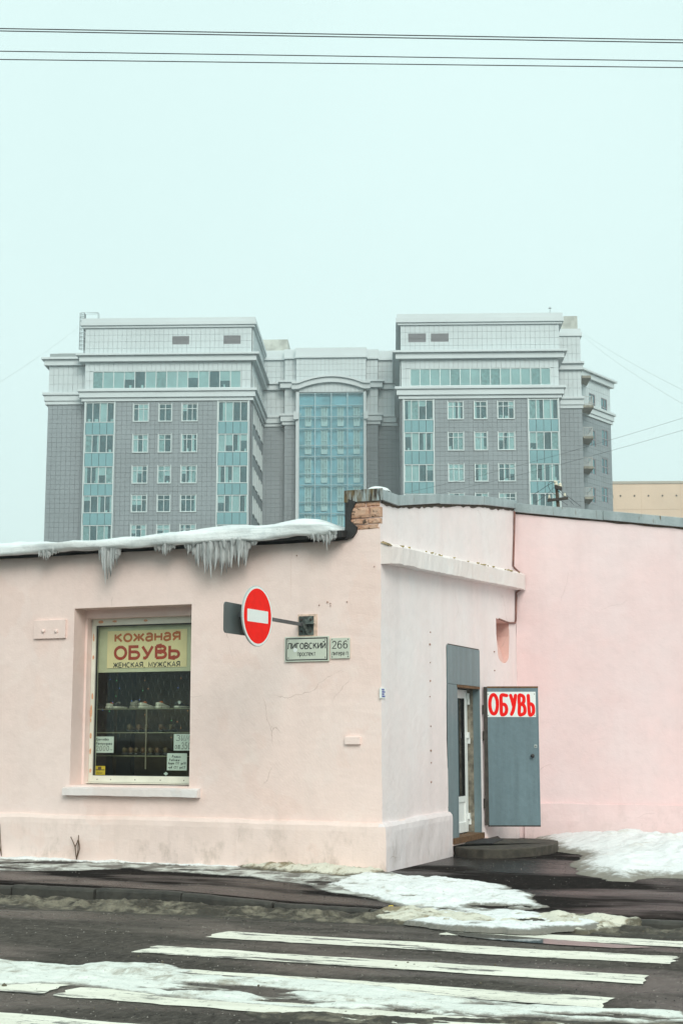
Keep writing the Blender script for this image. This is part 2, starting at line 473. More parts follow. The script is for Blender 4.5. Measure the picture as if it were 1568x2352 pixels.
# office cladding
M['light_panel'] = plain('pale_cladding', (0.53, 0.605, 0.62), 0.5, var=0.05, scale=0.25)
M['light_trim'] = plain('pale_cornice', (0.57, 0.64, 0.655), 0.5, var=0.04, scale=0.2)
M['grey_panel'] = plain('grey_cladding', (0.235, 0.278, 0.298), 0.55, var=0.07, scale=0.3)
M['dark_joint'] = plain('dark_wall_behind_cladding', (0.15, 0.17, 0.18), 0.8)
M['light_joint'] = plain('wall_behind_pale_cladding', (0.27, 0.31, 0.315), 0.8)
M['office_glass'] = glass_mat('office_glass', (0.84, 0.95, 0.96), 0.03, (0.70, 0.85, 0.88), k=0.8)
M['spandrel'] = plain('teal_spandrel_glass', (0.165, 0.345, 0.375), 0.2, var=0.06, scale=0.4)
M['bay_glass'] = glass_mat('bay_glass', (0.90, 0.98, 0.99), 0.04, (0.60, 0.83, 0.90), k=0.7)
M['office_room'] = plain('dim_office_room', (0.10, 0.145, 0.16), 0.9, var=0.35, scale=0.8)
M['bay_backing'] = plain('bay_backing_sheet', (0.30, 0.54, 0.62), 0.9, var=0.3, scale=0.35)
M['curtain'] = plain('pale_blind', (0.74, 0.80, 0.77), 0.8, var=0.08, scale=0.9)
M['drape'] = plain('grey_drape', (0.46, 0.54, 0.52), 0.9, var=0.2, scale=3)
M['alu'] = plain('aluminium_frame', (0.56, 0.64, 0.64), 0.4, metal=0.1)
M['bay_frame'] = plain('bay_mullion', (0.34, 0.50, 0.54), 0.4, metal=0.1)
M['mauve_frame'] = plain('mauve_window_frame', (0.30, 0.28, 0.31), 0.5)
M['louvre'] = plain('louvre_metal', (0.26, 0.265, 0.28), 0.6)
M['concrete'] = plain('weathered_concrete', (0.44, 0.46, 0.42), 0.9, var=0.25, scale=0.9)
M['soffit'] = plain('balcony_concrete', (0.26, 0.25, 0.20), 0.9, var=0.3, scale=2)
M['rail'] = plain('pale_railing', (0.48, 0.50, 0.48), 0.5)
M['dark_metal'] = plain('dark_metal', (0.03, 0.04, 0.045), 0.6)
M['beige'] = plain('beige_wall', (0.74, 0.58, 0.44), 0.9, var=0.05, scale=0.2)
M['beige_trim'] = plain('beige_wall_coping', (0.46, 0.43, 0.36), 0.8)

# ------------------------------------------------------------------ mesh building
class Plane:
    """upright plane: o origin (x,y), d unit direction to the right as seen from outside"""
    def __init__(s, o, d):
        s.o = np.array(o, float); d = np.array(d, float); s.d = d / np.hypot(*d)
        s.n = np.array([s.d[1], -s.d[0]])
    def pt(s, a, z, h=0.0):
        p = s.o + s.d * a + s.n * h
        return (p[0], p[1], z)

W1 = Plane((0, 0), (1, 0))       # s = x
W2 = Plane((0, 0), (0, 1))       # s = y, outward +x
def wy(y): return Plane((0, y), (1, 0))
def wx(x): return Plane((x, 0), (0, 1))

BOXF = [(0, 3, 2, 1), (4, 5, 6, 7), (0, 1, 5, 4), (1, 2, 6, 5), (2, 3, 7, 6), (3, 0, 4, 7)]
class MB:
    def __init__(s): s.v, s.f = [], []
    def add(s, v, f):
        o = len(s.v)
        s.v += [tuple(p) for p in v]
        s.f += [tuple(i + o for i in q) for q in f]
        return s
    def box(s, x0, x1, y0, y1, z0, z1):
        return s.add([(x0, y0, z0), (x1, y0, z0), (x1, y1, z0), (x0, y1, z0), (x0, y0, z1), (x1, y0, z1), (x1, y1, z1), (x0, y1, z1)], BOXF)
    def pbox(s, P, s0, s1, z0, z1, d0, d1):
        c = [P.pt(s0, z0, d1), P.pt(s1, z0, d1), P.pt(s1, z0, d0), P.pt(s0, z0, d0)]
        return s.add(c + [(p[0], p[1], z1) for p in c], BOXF)
    def prism(s, P, poly, d0, d1):
        n = len(poly)
        v = [P.pt(a, z, d1) for a, z in poly] + [P.pt(a, z, d0) for a, z in poly]
        f = [tuple(range(n)), tuple(range(2 * n - 1, n - 1, -1))]
        f += [(i, i + n, (i + 1) % n + n, (i + 1) % n) for i in range(n)]
        return s.add(v, f)
    def slab(s, poly, z0, z1):
        n = len(poly)
        v = [(x, y, z1) for x, y in poly] + [(x, y, z0) for x, y in poly]
        f = [tuple(range(n)), tuple(range(2 * n - 1, n - 1, -1))]
        f += [(i, i + n, (i + 1) % n + n, (i + 1) % n) for i in range(n)]
        return s.add(v, f)
    def tube(s, pts, r, n=6, cap=True):
        pts = [Vector(p) for p in pts]
        rr = r if isinstance(r, (list, tuple)) else [r] * len(pts)
        rings, ref = [], None
        for i, p in enumerate(pts):
            t = (pts[min(i + 1, len(pts) - 1)] - pts[max(i - 1, 0)]).normalized()
            if ref is None: ref = Vector((0, 0, 1)) if abs(t.z) < 0.9 else Vector((1, 0, 0))
            a = t.cross(ref).normalized(); b = a.cross(t).normalized(); ref = b
            rings.append([p + (a * math.cos(2 * math.pi * k / n) + b * math.sin(2 * math.pi * k / n)) * rr[i] for k in range(n)])
        v = [q for g in rings for q in g]
        f = [(i * n + k, i * n + (k + 1) % n, (i + 1) * n + (k + 1) % n, (i + 1) * n + k) for i in range(len(pts) - 1) for k in range(n)]
        if cap: f += [tuple(range(n - 1, -1, -1)), tuple(range((len(pts) - 1) * n, len(pts) * n))]
        return s.add(v, f)
    def stroke(s, P, pts, w, d, h=0.0015, n=8, flat=False):
        """a pen or brush stroke on plane P, ends round or cut square"""
        m = len(pts)
        def unit_(a, b):
            L = math.hypot(b[0] - a[0], b[1] - a[1]) or 1
            return ((b[0] - a[0]) / L, (b[1] - a[1]) / L)
        def ring(c, t, rs):
            nx, nz = -t[1], t[0]
            return [(c[0] + nx * math.cos(2 * math.pi * k / n) * rs, c[1] + nz * math.cos(2 * math.pi * k / n) * rs, math.sin(2 * math.pi * k / n) * h * min(1, rs / w)) for k in range(n)]
        rings = []
        for i in range(m):
            t0 = unit_(pts[i - 1], pts[i]) if i else None
            t1 = unit_(pts[i], pts[i + 1]) if i < m - 1 else None
            if t0 and t1:
                tx, tz = t0[0] + t1[0], t0[1] + t1[1]
                L = math.hypot(tx, tz)
                t = (tx / L, tz / L) if L > 1e-6 else t0
                k = min(1.7, 1 / max(0.3, t[0] * t1[0] + t[1] * t1[1]))
            else:
                t = t0 or t1; k = 1.0
            if i == 0 and not flat:
                for q in (1.0, 0.7): rings.append(ring((pts[0][0] - t[0] * w * q, pts[0][1] - t[1] * w * q), t, w * math.sqrt(max(0.0, 1 - q * q)) + w * 0.02))
            rings.append(ring(pts[i], t, w * k))
            if i == m - 1 and not flat:
                for q in (0.7, 1.0): rings.append(ring((pts[i][0] + t[0] * w * q, pts[i][1] + t[1] * w * q), t, w * math.sqrt(max(0.0, 1 - q * q)) + w * 0.02))
        v, f = [], []
        for g in rings: v += [P.pt(a, z, d + hh) for a, z, hh in g]
        for i in range(len(rings) - 1):
            f += [(i * n + k, i * n + (k + 1) % n, (i + 1) * n + (k + 1) % n, (i + 1) * n + k) for k in range(n)]
        f += [tuple(range(n)), tuple(range(len(rings) * n - 1, (len(rings) - 1) * n - 1, -1))]
        return s.add(v, f)

def smooth_line(p, k=5):
    """Catmull-Rom through the points"""
    p = [np.array(q, float) for q in p]
    q = [2 * p[0] - p[1]] + p + [2 * p[-1] - p[-2]]
    out = []
    for i in range(1, len(q) - 2):
        for j in range(k):
            t = j / k
            a, b, c, d = q[i - 1], q[i], q[i + 1], q[i + 2]
            out.append(tuple(0.5 * (2 * b + (c - a) * t + (2 * a - 5 * b + 4 * c - d) * t * t + (3 * b - a - 3 * c + d) * t ** 3)))
    return out + [tuple(p[-1])]

ORG = {}
def _link(o, parent):
    COL.objects.link(o)
    if parent is not None:
        o.parent = parent
    return o

def mesh_obj(name, me, mat, parent=None, smooth=False, bevel=0.0):
    o = bpy.data.objects.new(name, me)
    for m in (mat if isinstance(mat, (list, tuple)) else [mat]): me.materials.append(m)
    if smooth:
        me.polygons.foreach_set('use_smooth', [True] * len(me.polygons))
    if bevel:
        b = o.modifiers.new('bevel', 'BEVEL'); b.width = bevel; b.segments = 2; b.limit_method = 'ANGLE'
    return _link(o, parent)

def build(mb, name, mat, parent=None, smooth=False, bevel=0.0, fix=True):
    me = bpy.data.meshes.new(name)
    off = ORG.get(parent.name, (0, 0, 0)) if parent else (0, 0, 0)
    v = [(p[0] - off[0], p[1] - off[1], p[2] - off[2]) for p in mb.v]
    me.from_pydata(v, [], mb.f)
    if fix:
        bm = bmesh.new(); bm.from_mesh(me)
        bmesh.ops.recalc_face_normals(bm, faces=bm.faces)
        bm.to_mesh(me); bm.free()
    me.update()
    o = mesh_obj(name, me, mat, parent, smooth, bevel)
    ORG[o.name] = off
    return o

def tag(o, label=None, cat=None, group=None, kind=None):
    if label: o['label'] = label
    if cat: o['category'] = cat
    if group: o['group'] = group
    if kind: o['kind'] = kind
    return o

def thing(name, label, cat, loc=(0, 0, 0), group=None):
    o = bpy.data.objects.new(name, None)
    o.empty_display_size = 0.2
    COL.objects.link(o)
    o.location = loc
    ORG[o.name] = tuple(loc)
    return tag(o, label, cat, group)

def solo(mb, name, mat, label, cat, group=None, **k):
    """a thing that is a single mesh, its origin moved to its base"""
    a = np.array(mb.v)
    loc = ((a[:, 0].min() + a[:, 0].max()) / 2, (a[:, 1].min() + a[:, 1].max()) / 2, a[:, 2].min())
    mb.v = [tuple(p) for p in a - np.array(loc)]
    o = build(mb, name, mat, None, **k)
    o.location = loc
    ORG[o.name] = loc
    return tag(o, label, cat, group)

def arc(cx, cy, rx, ry, a0, a1, n=9): return [(cx + rx * math.cos(math.radians(a0 + (a1 - a0) * i / n)), cy + ry * math.sin(math.radians(a0 + (a1 - a0) * i / n))) for i in range(n + 1)]
BLK = {
 'А': (.80, [[(.02, 0), (.5, 1), (.98, 0)], [(.2, .3), (.8, .3)]]),
 'Б': (.72, [[(.9, 1), (.05, 1), (.05, 0), (.55, 0)] + arc(.58, .28, .38, .28, -90, 90) + [(.05, .56)]]),
 'В': (.74, [[(.05, 1), (.05, 0)], [(.05, .995), (.55, .995)] + arc(.55, .77, .34, .225, 90, -90) + [(.05, .545)], [(.05, .52), (.58, .52)] + arc(.58, .262, .38, .258, 90, -90) + [(.05, .004)]]),
 'Г': (.60, [[(.05, 0), (.05, 1), (.95, 1)]]),
 'Е': (.66, [[(.95, 1), (.05, 1), (.05, 0), (.98, 0)], [(.05, .52), (.85, .52)]]),
 'Ж': (1.08, [[(.5, 0), (.5, 1)], [(0.02, 1), (.36, .5), (0, 0)], [(.98, 1), (.64, .5), (1, 0)], [(.3, .5), (.7, .5)]]),
 'И': (.76, [[(.05, 1), (.05, 0)], [(.95, 1), (.95, 0)], [(.08, .08), (.92, .92)]]),
 'Й': (.76, [[(.05, 1), (.05, 0)], [(.95, 1), (.95, 0)], [(.08, .08), (.92, .92)], arc(.5, 1.27, .22, .11, 190, 350)]),
 'К': (.74, [[(.05, 0), (.05, 1)], [(.92, 1), (.12, .50)], [(.34, .60), (.98, 0)]]),
 'Л': (.78, [[(0, .03), (.14, .12), (.24, 1), (.95, 1), (.95, 0)]]),
 'М': (.90, [[(.05, 0), (.06, 1), (.5, .12), (.94, 1), (.95, 0)]]),
 'Н': (.74, [[(.05, 0), (.05, 1)], [(.95, 0), (.95, 1)], [(.05, .52), (.95, .52)]]),
 'О': (.84, [arc(.5, .5, .46, .5, 90, 450, 20)]),
 'П': (.74, [[(.05, 0), (.05, 1), (.95, 1), (.95, 0)]]),
 'Р': (.68, [[(.05, 0), (.05, 1), (.55, 1)] + arc(.55, .72, .38, .28, 90, -90) + [(.05, .44)]]),
 'С': (.78, [arc(.52, .5, .47, .5, 48, 312, 16)]),
 'Т': (.66, [[(0, 1), (1, 1)], [(.5, 1), (.5, 0)]]),
 'У': (.74, [[(.02, 1), (.5, .32)], [(.98, 1), (.46, .12), (.3, 0), (.1, .02)]]),
 'Ь': (.70, [[(.05, 1), (.05, 0), (.58, 0)] + arc(.58, .28, .38, .28, -90, 90) + [(.05, .56)]]),
 'Я': (.74, [[(.95, 0), (.95, 1), (.42, 1)] + arc(.42, .73, .36, .27, 90, 270) + [(.95, .46)], [(.5, .46), (.05, 0)]]),
 'а': (.74, [[(.12, .84), (.35, 1), (.7, .98), (.88, .8), (.88, 0)], [(.88, .58), (.4, .56)] + arc(.38, .27, .32, .27, 90, 270) + [(.7, .05), (.88, .25)]]),
 'е': (.76, [[(.06, .52), (.94, .52)] + arc(.5, .5, .45, .5, 10, 305, 14)]),
 'р': (.76, [[(.07, -.42), (.07, 1)], arc(.52, .5, .42, .5, 170, 530, 16)]),
 '2': (.68, [arc(.5, .72, .42, .28, 170, -35) + [(.06, 0), (.98, 0)]]),
 '6': (.72, [arc(.5, .31, .43, .31, 180, 540, 16), [(.07, .31)] + arc(.56, .5, .49, .5, 180, 55)]),
 '8': (.72, [arc(.5, .75, .36, .25, -90, 270, 12), arc(.5, .27, .44, .27, 90, 450, 12)]),
 ',': (.34, [[(.5, .06), (.35, -.22)]]), '«': (.5, [[(.5, .8), (.2, .5), (.5, .2)], [(.9, .8), (.6, .5), (.9, .2)]]), '»': (.5, [[(.1, .8), (.4, .5), (.1, .2)], [(.5, .8), (.8, .5), (.5, .2)]]), ' ': (.36, []),
}
for _lo, _up in zip('бвгжийклмностуья', 'БВГЖИЙКЛМНОСТУЬЯ'): BLK[_lo] = BLK[_up]
BLK['п'] = BLK['П']
def text(name, body, P, s0, s1, z0, z1, d, mat, parent, bold=0.14, gap=0.20):
    """printed block lettering; (s0..s1, z0..z1) is the outer box, bold the stroke as a part of the height"""
    Hh = z1 - z0
    wst = bold * Hh / 2
    tot = sum(BLK[c][0] for c in body) + gap * (len(body) - 1)
    k = (s1 - s0 - 2 * wst) / tot
    x = s0 + wst
    for c in body:
        w, sts = BLK[c]
        mb = MB()
        for i, st in enumerate(sts):
            mb.stroke(P, [(x + px * w * k, z0 + wst + py * (Hh - 2 * wst)) for px, py in st], wst, d + 0.0004 * i, 0.0005, 6, flat=True)
        if sts: build(mb, name, mat, parent)
        x += (w + gap) * k

def cut(o, cutters):
    """subtract closed meshes from o, for good"""
    tmp = []
    for mb in cutters:
        me = bpy.data.meshes.new('cutter'); me.from_pydata(mb.v, [], mb.f)
        bm = bmesh.new(); bm.from_mesh(me); bmesh.ops.recalc_face_normals(bm, faces=bm.faces); bm.to_mesh(me); bm.free()
        c = bpy.data.objects.new('cutter', me); COL.objects.link(c); tmp.append(c)
        m = o.modifiers.new('cut', 'BOOLEAN'); m.object = c; m.operation = 'DIFFERENCE'; m.solver = 'EXACT'
    bpy.context.view_layer.update()
    me = bpy.data.meshes.new_from_object(o.evaluated_get(bpy.context.evaluated_depsgraph_get()))
    o.modifiers.clear()
    o.data = me
    for c in tmp:
        d = c.data; bpy.data.objects.remove(c); bpy.data.meshes.remove(d)
    return o

def wobble(mb, amp=0.006, scale=1.3, seed=3, fine=0.0015):
    a = np.array(mb.v)
    for k in range(3):
        a[:, k] += amp * fbm(a[:, 0] * scale, a[:, 1] * scale, a[:, 2] * scale, seed + 31 * k, 3) + fine * vnoise(a[:, 0] * 19, a[:, 1] * 19, a[:, 2] * 19, seed + 7 + k)
    mb.v = [tuple(p) for p in a]
    return mb

def slab_grid(P, s0, s1, zb, zt, d0, d1, res=0.08):
    """upright solid slab with a gridded front, top line zt(s), bottom zb"""
    ns = max(1, int(round((s1 - s0) / res)))
    nz = max(1, int(round((max(zt(s0), zt(s1)) - zb) / res)))
    mb = MB()
    def idx(layer, i, j): return layer * (ns + 1) * (nz + 1) + i * (nz + 1) + j
    for d in (d1, d0):
        for i in range(ns + 1):
            s = s0 + (s1 - s0) * i / ns
            for j in range(nz + 1):
                mb.v.append(P.pt(s, zb + (zt(s) - zb) * j / nz, d))
    for i in range(ns):
        for j in range(nz):
            mb.f.append((idx(0, i, j), idx(0, i + 1, j), idx(0, i + 1, j + 1), idx(0, i, j + 1)))
            mb.f.append((idx(1, i, j + 1), idx(1, i + 1, j + 1), idx(1, i + 1, j), idx(1, i, j)))
    for i in range(ns):
        mb.f.append((idx(0, i, 0), idx(1, i, 0), idx(1, i + 1, 0), idx(0, i + 1, 0)))
        mb.f.append((idx(0, i, nz), idx(0, i + 1, nz), idx(1, i + 1, nz), idx(1, i, nz)))
    for j in range(nz):
        mb.f.append((idx(0, 0, j), idx(0, 0, j + 1), idx(1, 0, j + 1), idx(1, 0, j)))
        mb.f.append((idx(0, ns, j), idx(1, ns, j), idx(1, ns, j + 1), idx(0, ns, j + 1)))
    return mb

# ------------------------------------------------------------------ ground heights
ROAD_Z = -0.13
KERB_Y = -3.0
def kerb_z(x):
    return np.interp(x, [-20, -1.3, 0.1, 1.1, 3.0, 3.8, 20], [0.0, 0.0, -0.062, -0.085, -0.085, -0.05, -0.05])
def pave_z(x, y):
    t = np.clip(-np.asarray(y, float) / 3.0, 0, 1)
    return kerb_z(x) * t + 0.012 * fbm(np.asarray(x) * 0.8, np.asarray(y) * 0.8, None, 5, 3)

def structure(o): return tag(o, kind='structure')

g = MB()
g.add([(-400, -400, -0.30), (400, -400, -0.30), (400, 400, -0.30), (-400, 400, -0.30)], [(0, 1, 2, 3)])
structure(build(g, 'ground', M['soil']))

def sheet(xs, ys, zf):
    mb = MB()
    X, Y = np.meshgrid(xs, ys, indexing='ij')
    Z = zf(X, Y)
    mb.v = [tuple(p) for p in np.stack([X, Y, Z], -1).reshape(-1, 3)]
    n = len(ys)
    mb.f = [(i * n + j, (i + 1) * n + j, (i + 1) * n + j + 1, i * n + j + 1) for i in range(len(xs) - 1) for j in range(n - 1)]
    return mb
def road_z(x, y): return ROAD_Z + 0.006 * fbm(np.asarray(x) * 0.7, np.asarray(y) * 0.7, None, 15, 2)
xs_r = np.concatenate([[-60, -30, -15], np.arange(-8, 9.01, 0.25), [15, 30, 60]])
ys_r = np.concatenate([[-40, -25, -16], np.arange(-11, KERB_Y - 0.01, 0.25), [KERB_Y + 0.02]])
road = structure(build(sheet(xs_r, ys_r, road_z), 'road', M['road'], smooth=True))
# pavement: its worn edge leaves a dark gap behind the kerb stones
def pave_sheet():
    xs = np.concatenate([[-60, -30, -15], np.arange(-9, 12.01, 0.06), [20, 40, 60]])
    ys = np.concatenate([np.linspace(0, 1, 40)])
    mb = MB()
    edge = -2.80 + 0.035 * fbm(xs * 1.7, xs * 0, None, 41, 4) + np.where((xs > -3.1) & (xs < -1.2), 0.03, 0)
    for x, e in zip(xs, edge):
        for t in ys:
            y = e + (7.6 - e) * t ** 1.3
            mb.v.append((x, y, float(pave_z(x, y))))
        mb.v.append((x, e - 0.004, float(pave_z(x, e)) - 0.2))
    n = len(ys) + 1
    for i in range(len(xs) - 1):
        for j in range(n - 2): mb.f.append((i * n + j, (i + 1) * n + j, (i + 1) * n + j + 1, i * n + j + 1))
        mb.f.append((i * n, i * n + n - 1, (i + 1) * n + n - 1, (i + 1) * n))
    return mb
structure(build(pave_sheet(), 'pavement', M['pavement'], smooth=False))
# kerb stones
kerb = bpy.data.objects.new('kerb', None); COL.objects.link(kerb); structure(kerb)
ORG['kerb'] = (0, 0, 0)
rk = random.Random(4)
xk = -3.25 - 1.06 * 6
while xk < 11:
    L = 1.055
    dz0, dz1 = rk.uniform(-0.012, 0.008), rk.uniform(-0.012, 0.008)
    dy = rk.uniform(-0.012, 0.012)
    mb = MB()
    nseg = 8
    for i in range(nseg + 1):
        x = xk + 0.008 + (L - 0.016) * i / nseg
        z = float(kerb_z(x)) + dz0 + (dz1 - dz0) * i / nseg + rk.uniform(-0.003, 0.003)
        y0 = KERB_Y + dy + rk.uniform(-0.004, 0.004)
        mb.v += [(x, y0 - 0.012, -0.3), (x, y0, z - 0.03), (x, y0 + 0.012, z - 0.008), (x, y0 + 0.035, z), (x, y0 + 0.145, z - 0.004), (x, y0 + 0.15, -0.3)]
    for i in range(nseg):
        for k in range(5): mb.f.append((i * 6 + k, (i + 1) * 6 + k, (i + 1) * 6 + k + 1, i * 6 + k + 1))
    mb.f += [(0, 1, 2, 3, 4, 5), tuple(nseg * 6 + k for k in (5, 4, 3, 2, 1, 0))]
    build(mb, 'kerb_stone', M['kerb'], kerb)
    xk += 1.06

# zebra stripes: sheets of worn paint with uneven edges
def stripe(x0, x1, y0, y1, seed):
    mb = MB()
    n = int((x1 - x0) / 0.03)
    k = 5
    for i in range(n + 1):
        x = x0 + (x1 - x0) * i / n
        a = y0 + 0.036 * float(fbm(np.array([x * 4.0]), np.array([seed * 3.1]), None, seed, 4)[0])
        b = y1 + 0.036 * float(fbm(np.array([x * 4.0]), np.array([seed * 7.7]), None, seed + 5, 4)[0])
        for j in range(k + 1):
            y = a + (b - a) * j / k
            xx = x
            if i in (0, n): xx = x + 0.03 * random.uniform(-1, 1)
            mb.v.append((xx, y, float(road_z(np.array([xx]), np.array([y]))[0]) + 0.006))
    for i in range(n):
        for j in range(k): mb.f.append((i * (k + 1) + j, (i + 1) * (k + 1) + j, (i + 1) * (k + 1) + j + 1, i * (k + 1) + j + 1))
    build(mb, 'painted_stripe', M['paint'], road, smooth=True)
for i, (x0, x1, y0, y1) in enumerate([(2.1, 4.6, -4.10, -3.74), (0.22, 4.30, -5.05, -4.64), (0.08, 4.27, -6.05, -5.66), (0.1, 4.18, -7.05, -6.66), (0.58, 4.3, -8.03, -7.66), (-0.6, 0.46, -8.0, -7.62), (-0.2, 4.3, -9.1, -8.68)]):
    stripe(x0, x1, y0, y1, i + 3)

# ------------------------------------------------------------------ snow and slush lying on the ground
def inside_dist(X, Y, poly):
    p = np.array(poly)
    q = np.roll(p, -1, 0)
    best = np.full(X.shape, 1e9)
    ins = np.zeros(X.shape, bool)
    for (x0, y0), (x1, y1) in zip(p, q):
        dx, dy = x1 - x0, y1 - y0
        L2 = dx * dx + dy * dy + 1e-12
        t = np.clip(((X - x0) * dx + (Y - y0) * dy) / L2, 0, 1)
        best = np.minimum(best, np.hypot(X - x0 - t * dx, Y - y0 - t * dy))
        if abs(dy) > 1e-12:
            c = ((y0 > Y) != (y1 > Y)) & (X < (x1 - x0) * (Y - y0) / dy + x0)
            ins ^= c
    return np.where(ins, best, -best)

def snow_field(name, poly, zf, H, edge, res, amp, freq, mat, label, seed=1, rag=0.06, ragf=3.0, bias=None, octv=5, stretch=(1, 1), holes=None):
    p = np.array(poly)
    lo, hi = p.min(0) - 0.15, p.max(0) + 0.15
    xs = np.arange(lo[0], hi[0], res); ys = np.arange(lo[1], hi[1], res)
    X, Y = np.meshgrid(xs, ys, indexing='ij')
    D = inside_dist(X, Y, poly) + rag * fbm(X * ragf * stretch[0], Y * ragf * stretch[1], None, seed, 5)
    if holes is not None: D = np.minimum(D, (holes - fbm(X * 1.9 * stretch[0], Y * 1.9 * stretch[1], None, seed + 200, 5)) * 0.45)
    ramp = 1 - np.exp(-np.maximum(D, 0) / edge)
    nz = fbm(X * freq * stretch[0], Y * freq * stretch[1], None, seed + 50, octv)
    fine = fbm(X * freq * 5.5 * stretch[0], Y * freq * 5.5 * stretch[1], None, seed + 90, 3)
    h = ramp * (H * (bias(X, Y) if bias else 1.0) + amp * nz + 0.30 * amp * fine)
    h = np.where(D > 0, np.maximum(h, 0.002), -0.03)
    Z = zf(X, Y) + h
    keep = D > 0
    n = len(ys)
    q = keep[:-1, :-1] | keep[1:, :-1] | keep[1:, 1:] | keep[:-1, 1:]
    I, J = np.nonzero(q)
    a = I * n + J
    faces = np.stack([a, a + n, a + n + 1, a + 1], 1)
    used, inv = np.unique(faces.ravel(), return_inverse=True)
    V = np.stack([X, Y, Z], -1).reshape(-1, 3)[used]
    me = bpy.data.meshes.new(name)
    me.from_pydata(V.tolist(), [], inv.reshape(-1, 4).tolist())
    me.update()
    at = me.attributes.new('depth', 'FLOAT', 'POINT')
    at.data.foreach_set('value', np.clip(D.reshape(-1)[used] / (edge * 1.1), 0, 1).astype(np.float32))
    o = mesh_obj(name, me, mat, None, smooth=True)
    return tag(o, label, 'snow', None, 'stuff')

def pz(pts, z): return [tuple(PZ(u, v, z)[:2]) for u, v in pts]

snow_field('ice_strip', [(-9, -0.03), (0.1, -0.03), (0.3, 0.05)] + pz([(905, 2004), (960, 2020), (850, 2052), (779, 2040), (674, 2026), (557, 2013), (410, 2003), (293, 1995), (193, 1998), (0, 2000)], 0) + [(-9, -0.75)],
           pave_z, 0.022, 0.16, 0.03, 0.028, 2.2, M['snow_grey'], 'thin grey ice strip along the foot of the pink shop front', seed=3, rag=0.20, ragf=1.9, stretch=(0.7, 1.6), holes=0.28)
snow_field('snow_ridge', [(-9, -0.02), (-1.6, -0.02), (-1.6, -0.10)] + pz([(600, 1996), (330, 1984), (100, 1978), (0, 1975)], 0) + [(-9, -0.25)],
           pave_z, 0.045, 0.07, 0.025, 0.04, 3.0, M['snow'], 'low white snow ridge against the plinth below the shop window', seed=6, rag=0.10, ragf=2.4)
snow_field('corner_snow_mound', [(-2.1, -0.03), (0.02, -0.03)] + pz([(885, 2004), (862, 2010), (780, 2012), (690, 2008), (600, 2000)], 0),
           pave_z, 0.12, 0.16, 0.02, 0.08, 5.0, M['slush_light'], 'yellow stained snow mound at the corner of the plinth', seed=8, rag=0.05)
snow_field('pavement_snow', pz([(800, 2020), (880, 2018), (966, 2022), (1032, 2029), (1128, 2035), (1187, 2041), (1208, 2057), (1232, 2072), (1243, 2094), (1319, 2098), (1388, 2108), (1380, 2118), (1213, 2122), (1107, 2120), (1000, 2113), (930, 2103), (979, 2095), (975, 2086), (920, 2074), (852, 2064), (800, 2052), (770, 2036)], -0.04),
           pave_z, 0.055, 0.20, 0.02, 0.07, 3.0, M['snow'], 'trodden white snow lying across the pavement by the corner', seed=11, rag=0.22, ragf=2.2, stretch=(0.8, 1.3), holes=0.40)
snow_field('snow_pile', pz([(1212, 1923), (1282, 1958), (1335, 1964), (1312, 1990), (1335, 2009), (1399, 2023), (1452, 2025), (1505, 2017), (1568, 2020)], 0) + [(6.0, 1.4), (9.5, 2.2), (12, 3.0), (12, 6.33), (1.2, 6.33)],
           pave_z, 0.24, 0.75, 0.035, 0.13, 1.6, M['snow_clean'], 'big white snow pile heaped against the right pink wall', seed=14, rag=0.14, ragf=2.2)
snow_field('gutter_slush', [(-9, KERB_Y - 0.02), (12, KERB_Y - 0.02), (12, -3.7)] + pz([(1568, 2158), (1450, 2152), (1346, 2146), (1213, 2139), (1107, 2132), (947, 2128), (841, 2124), (700, 2119), (586, 2114), (410, 2106), (281, 2098), (94, 2090), (0, 2082)], ROAD_Z) + [(-9, -3.75)],
           road_z, 0.045, 0.18, 0.02, 0.085, 6.0, M['slush'], 'dirty brown slush filling the gutter along the kerb', seed=21, rag=0.14, ragf=2.6, stretch=(0.8, 1.5), bias=lambda X, Y: 0.8 + 1.3 * np.clip((Y + 3.35) / 0.35, 0, 1))
snow_field('kerb_snow_bank', pz([(850, 2092), (930, 2090), (1020, 2104), (1110, 2108), (1220, 2108), (1330, 2110), (1400, 2114), (1470, 2122), (1440, 2138), (1320, 2136), (1200, 2130), (1080, 2124), (960, 2120), (860, 2110)], -0.10),
           lambda X, Y: np.where(Y > KERB_Y, pave_z(X, Y), ROAD_Z + 0.02), 0.08, 0.14, 0.022, 0.06, 4.0, M['slush_light'], 'tan crumbly snow bank burying the dropped kerb', seed=24, rag=0.18, ragf=3.0, holes=0.34)
snow_field('road_snow', pz([(0, 2208), (117, 2215), (187, 2217), (246, 2209), (387, 2221), (445, 2238), (562, 2246), (744, 2256), (919, 2268), (990, 2288), (1107, 2302), (1266, 2313), (1394, 2320), (1568, 2325), (1568, 2346), (1266, 2341), (1054, 2335), (947, 2334), (846, 2330), (700, 2318), (560, 2306), (400, 2292), (270, 2277), (152, 2263), (88, 2261), (0, 2264)], ROAD_Z) + [(-3.2, -8.1), (-3.2, -6.9)],
           road_z, 0.035, 0.12, 0.02, 0.035, 3.6, M['road_snow'], 'flattened band of white snow across the zebra crossing', seed=31, rag=0.18, ragf=2.6, stretch=(0.6, 1.8), holes=0.34)
snow_field('slush_track', pz([(560, 2318), (700, 2322), (850, 2334), (1000, 2337), (1150, 2342), (1300, 2345), (1568, 2348), (1568, 2360), (900, 2356), (600, 2345)], ROAD_Z),
           road_z, 0.02, 0.08, 0.02, 0.035, 5.0, M['slush'], 'brown slushy wheel track at the lower edge of the road snow', seed=37, rag=0.14, ragf=4.0, stretch=(0.7, 1.6))

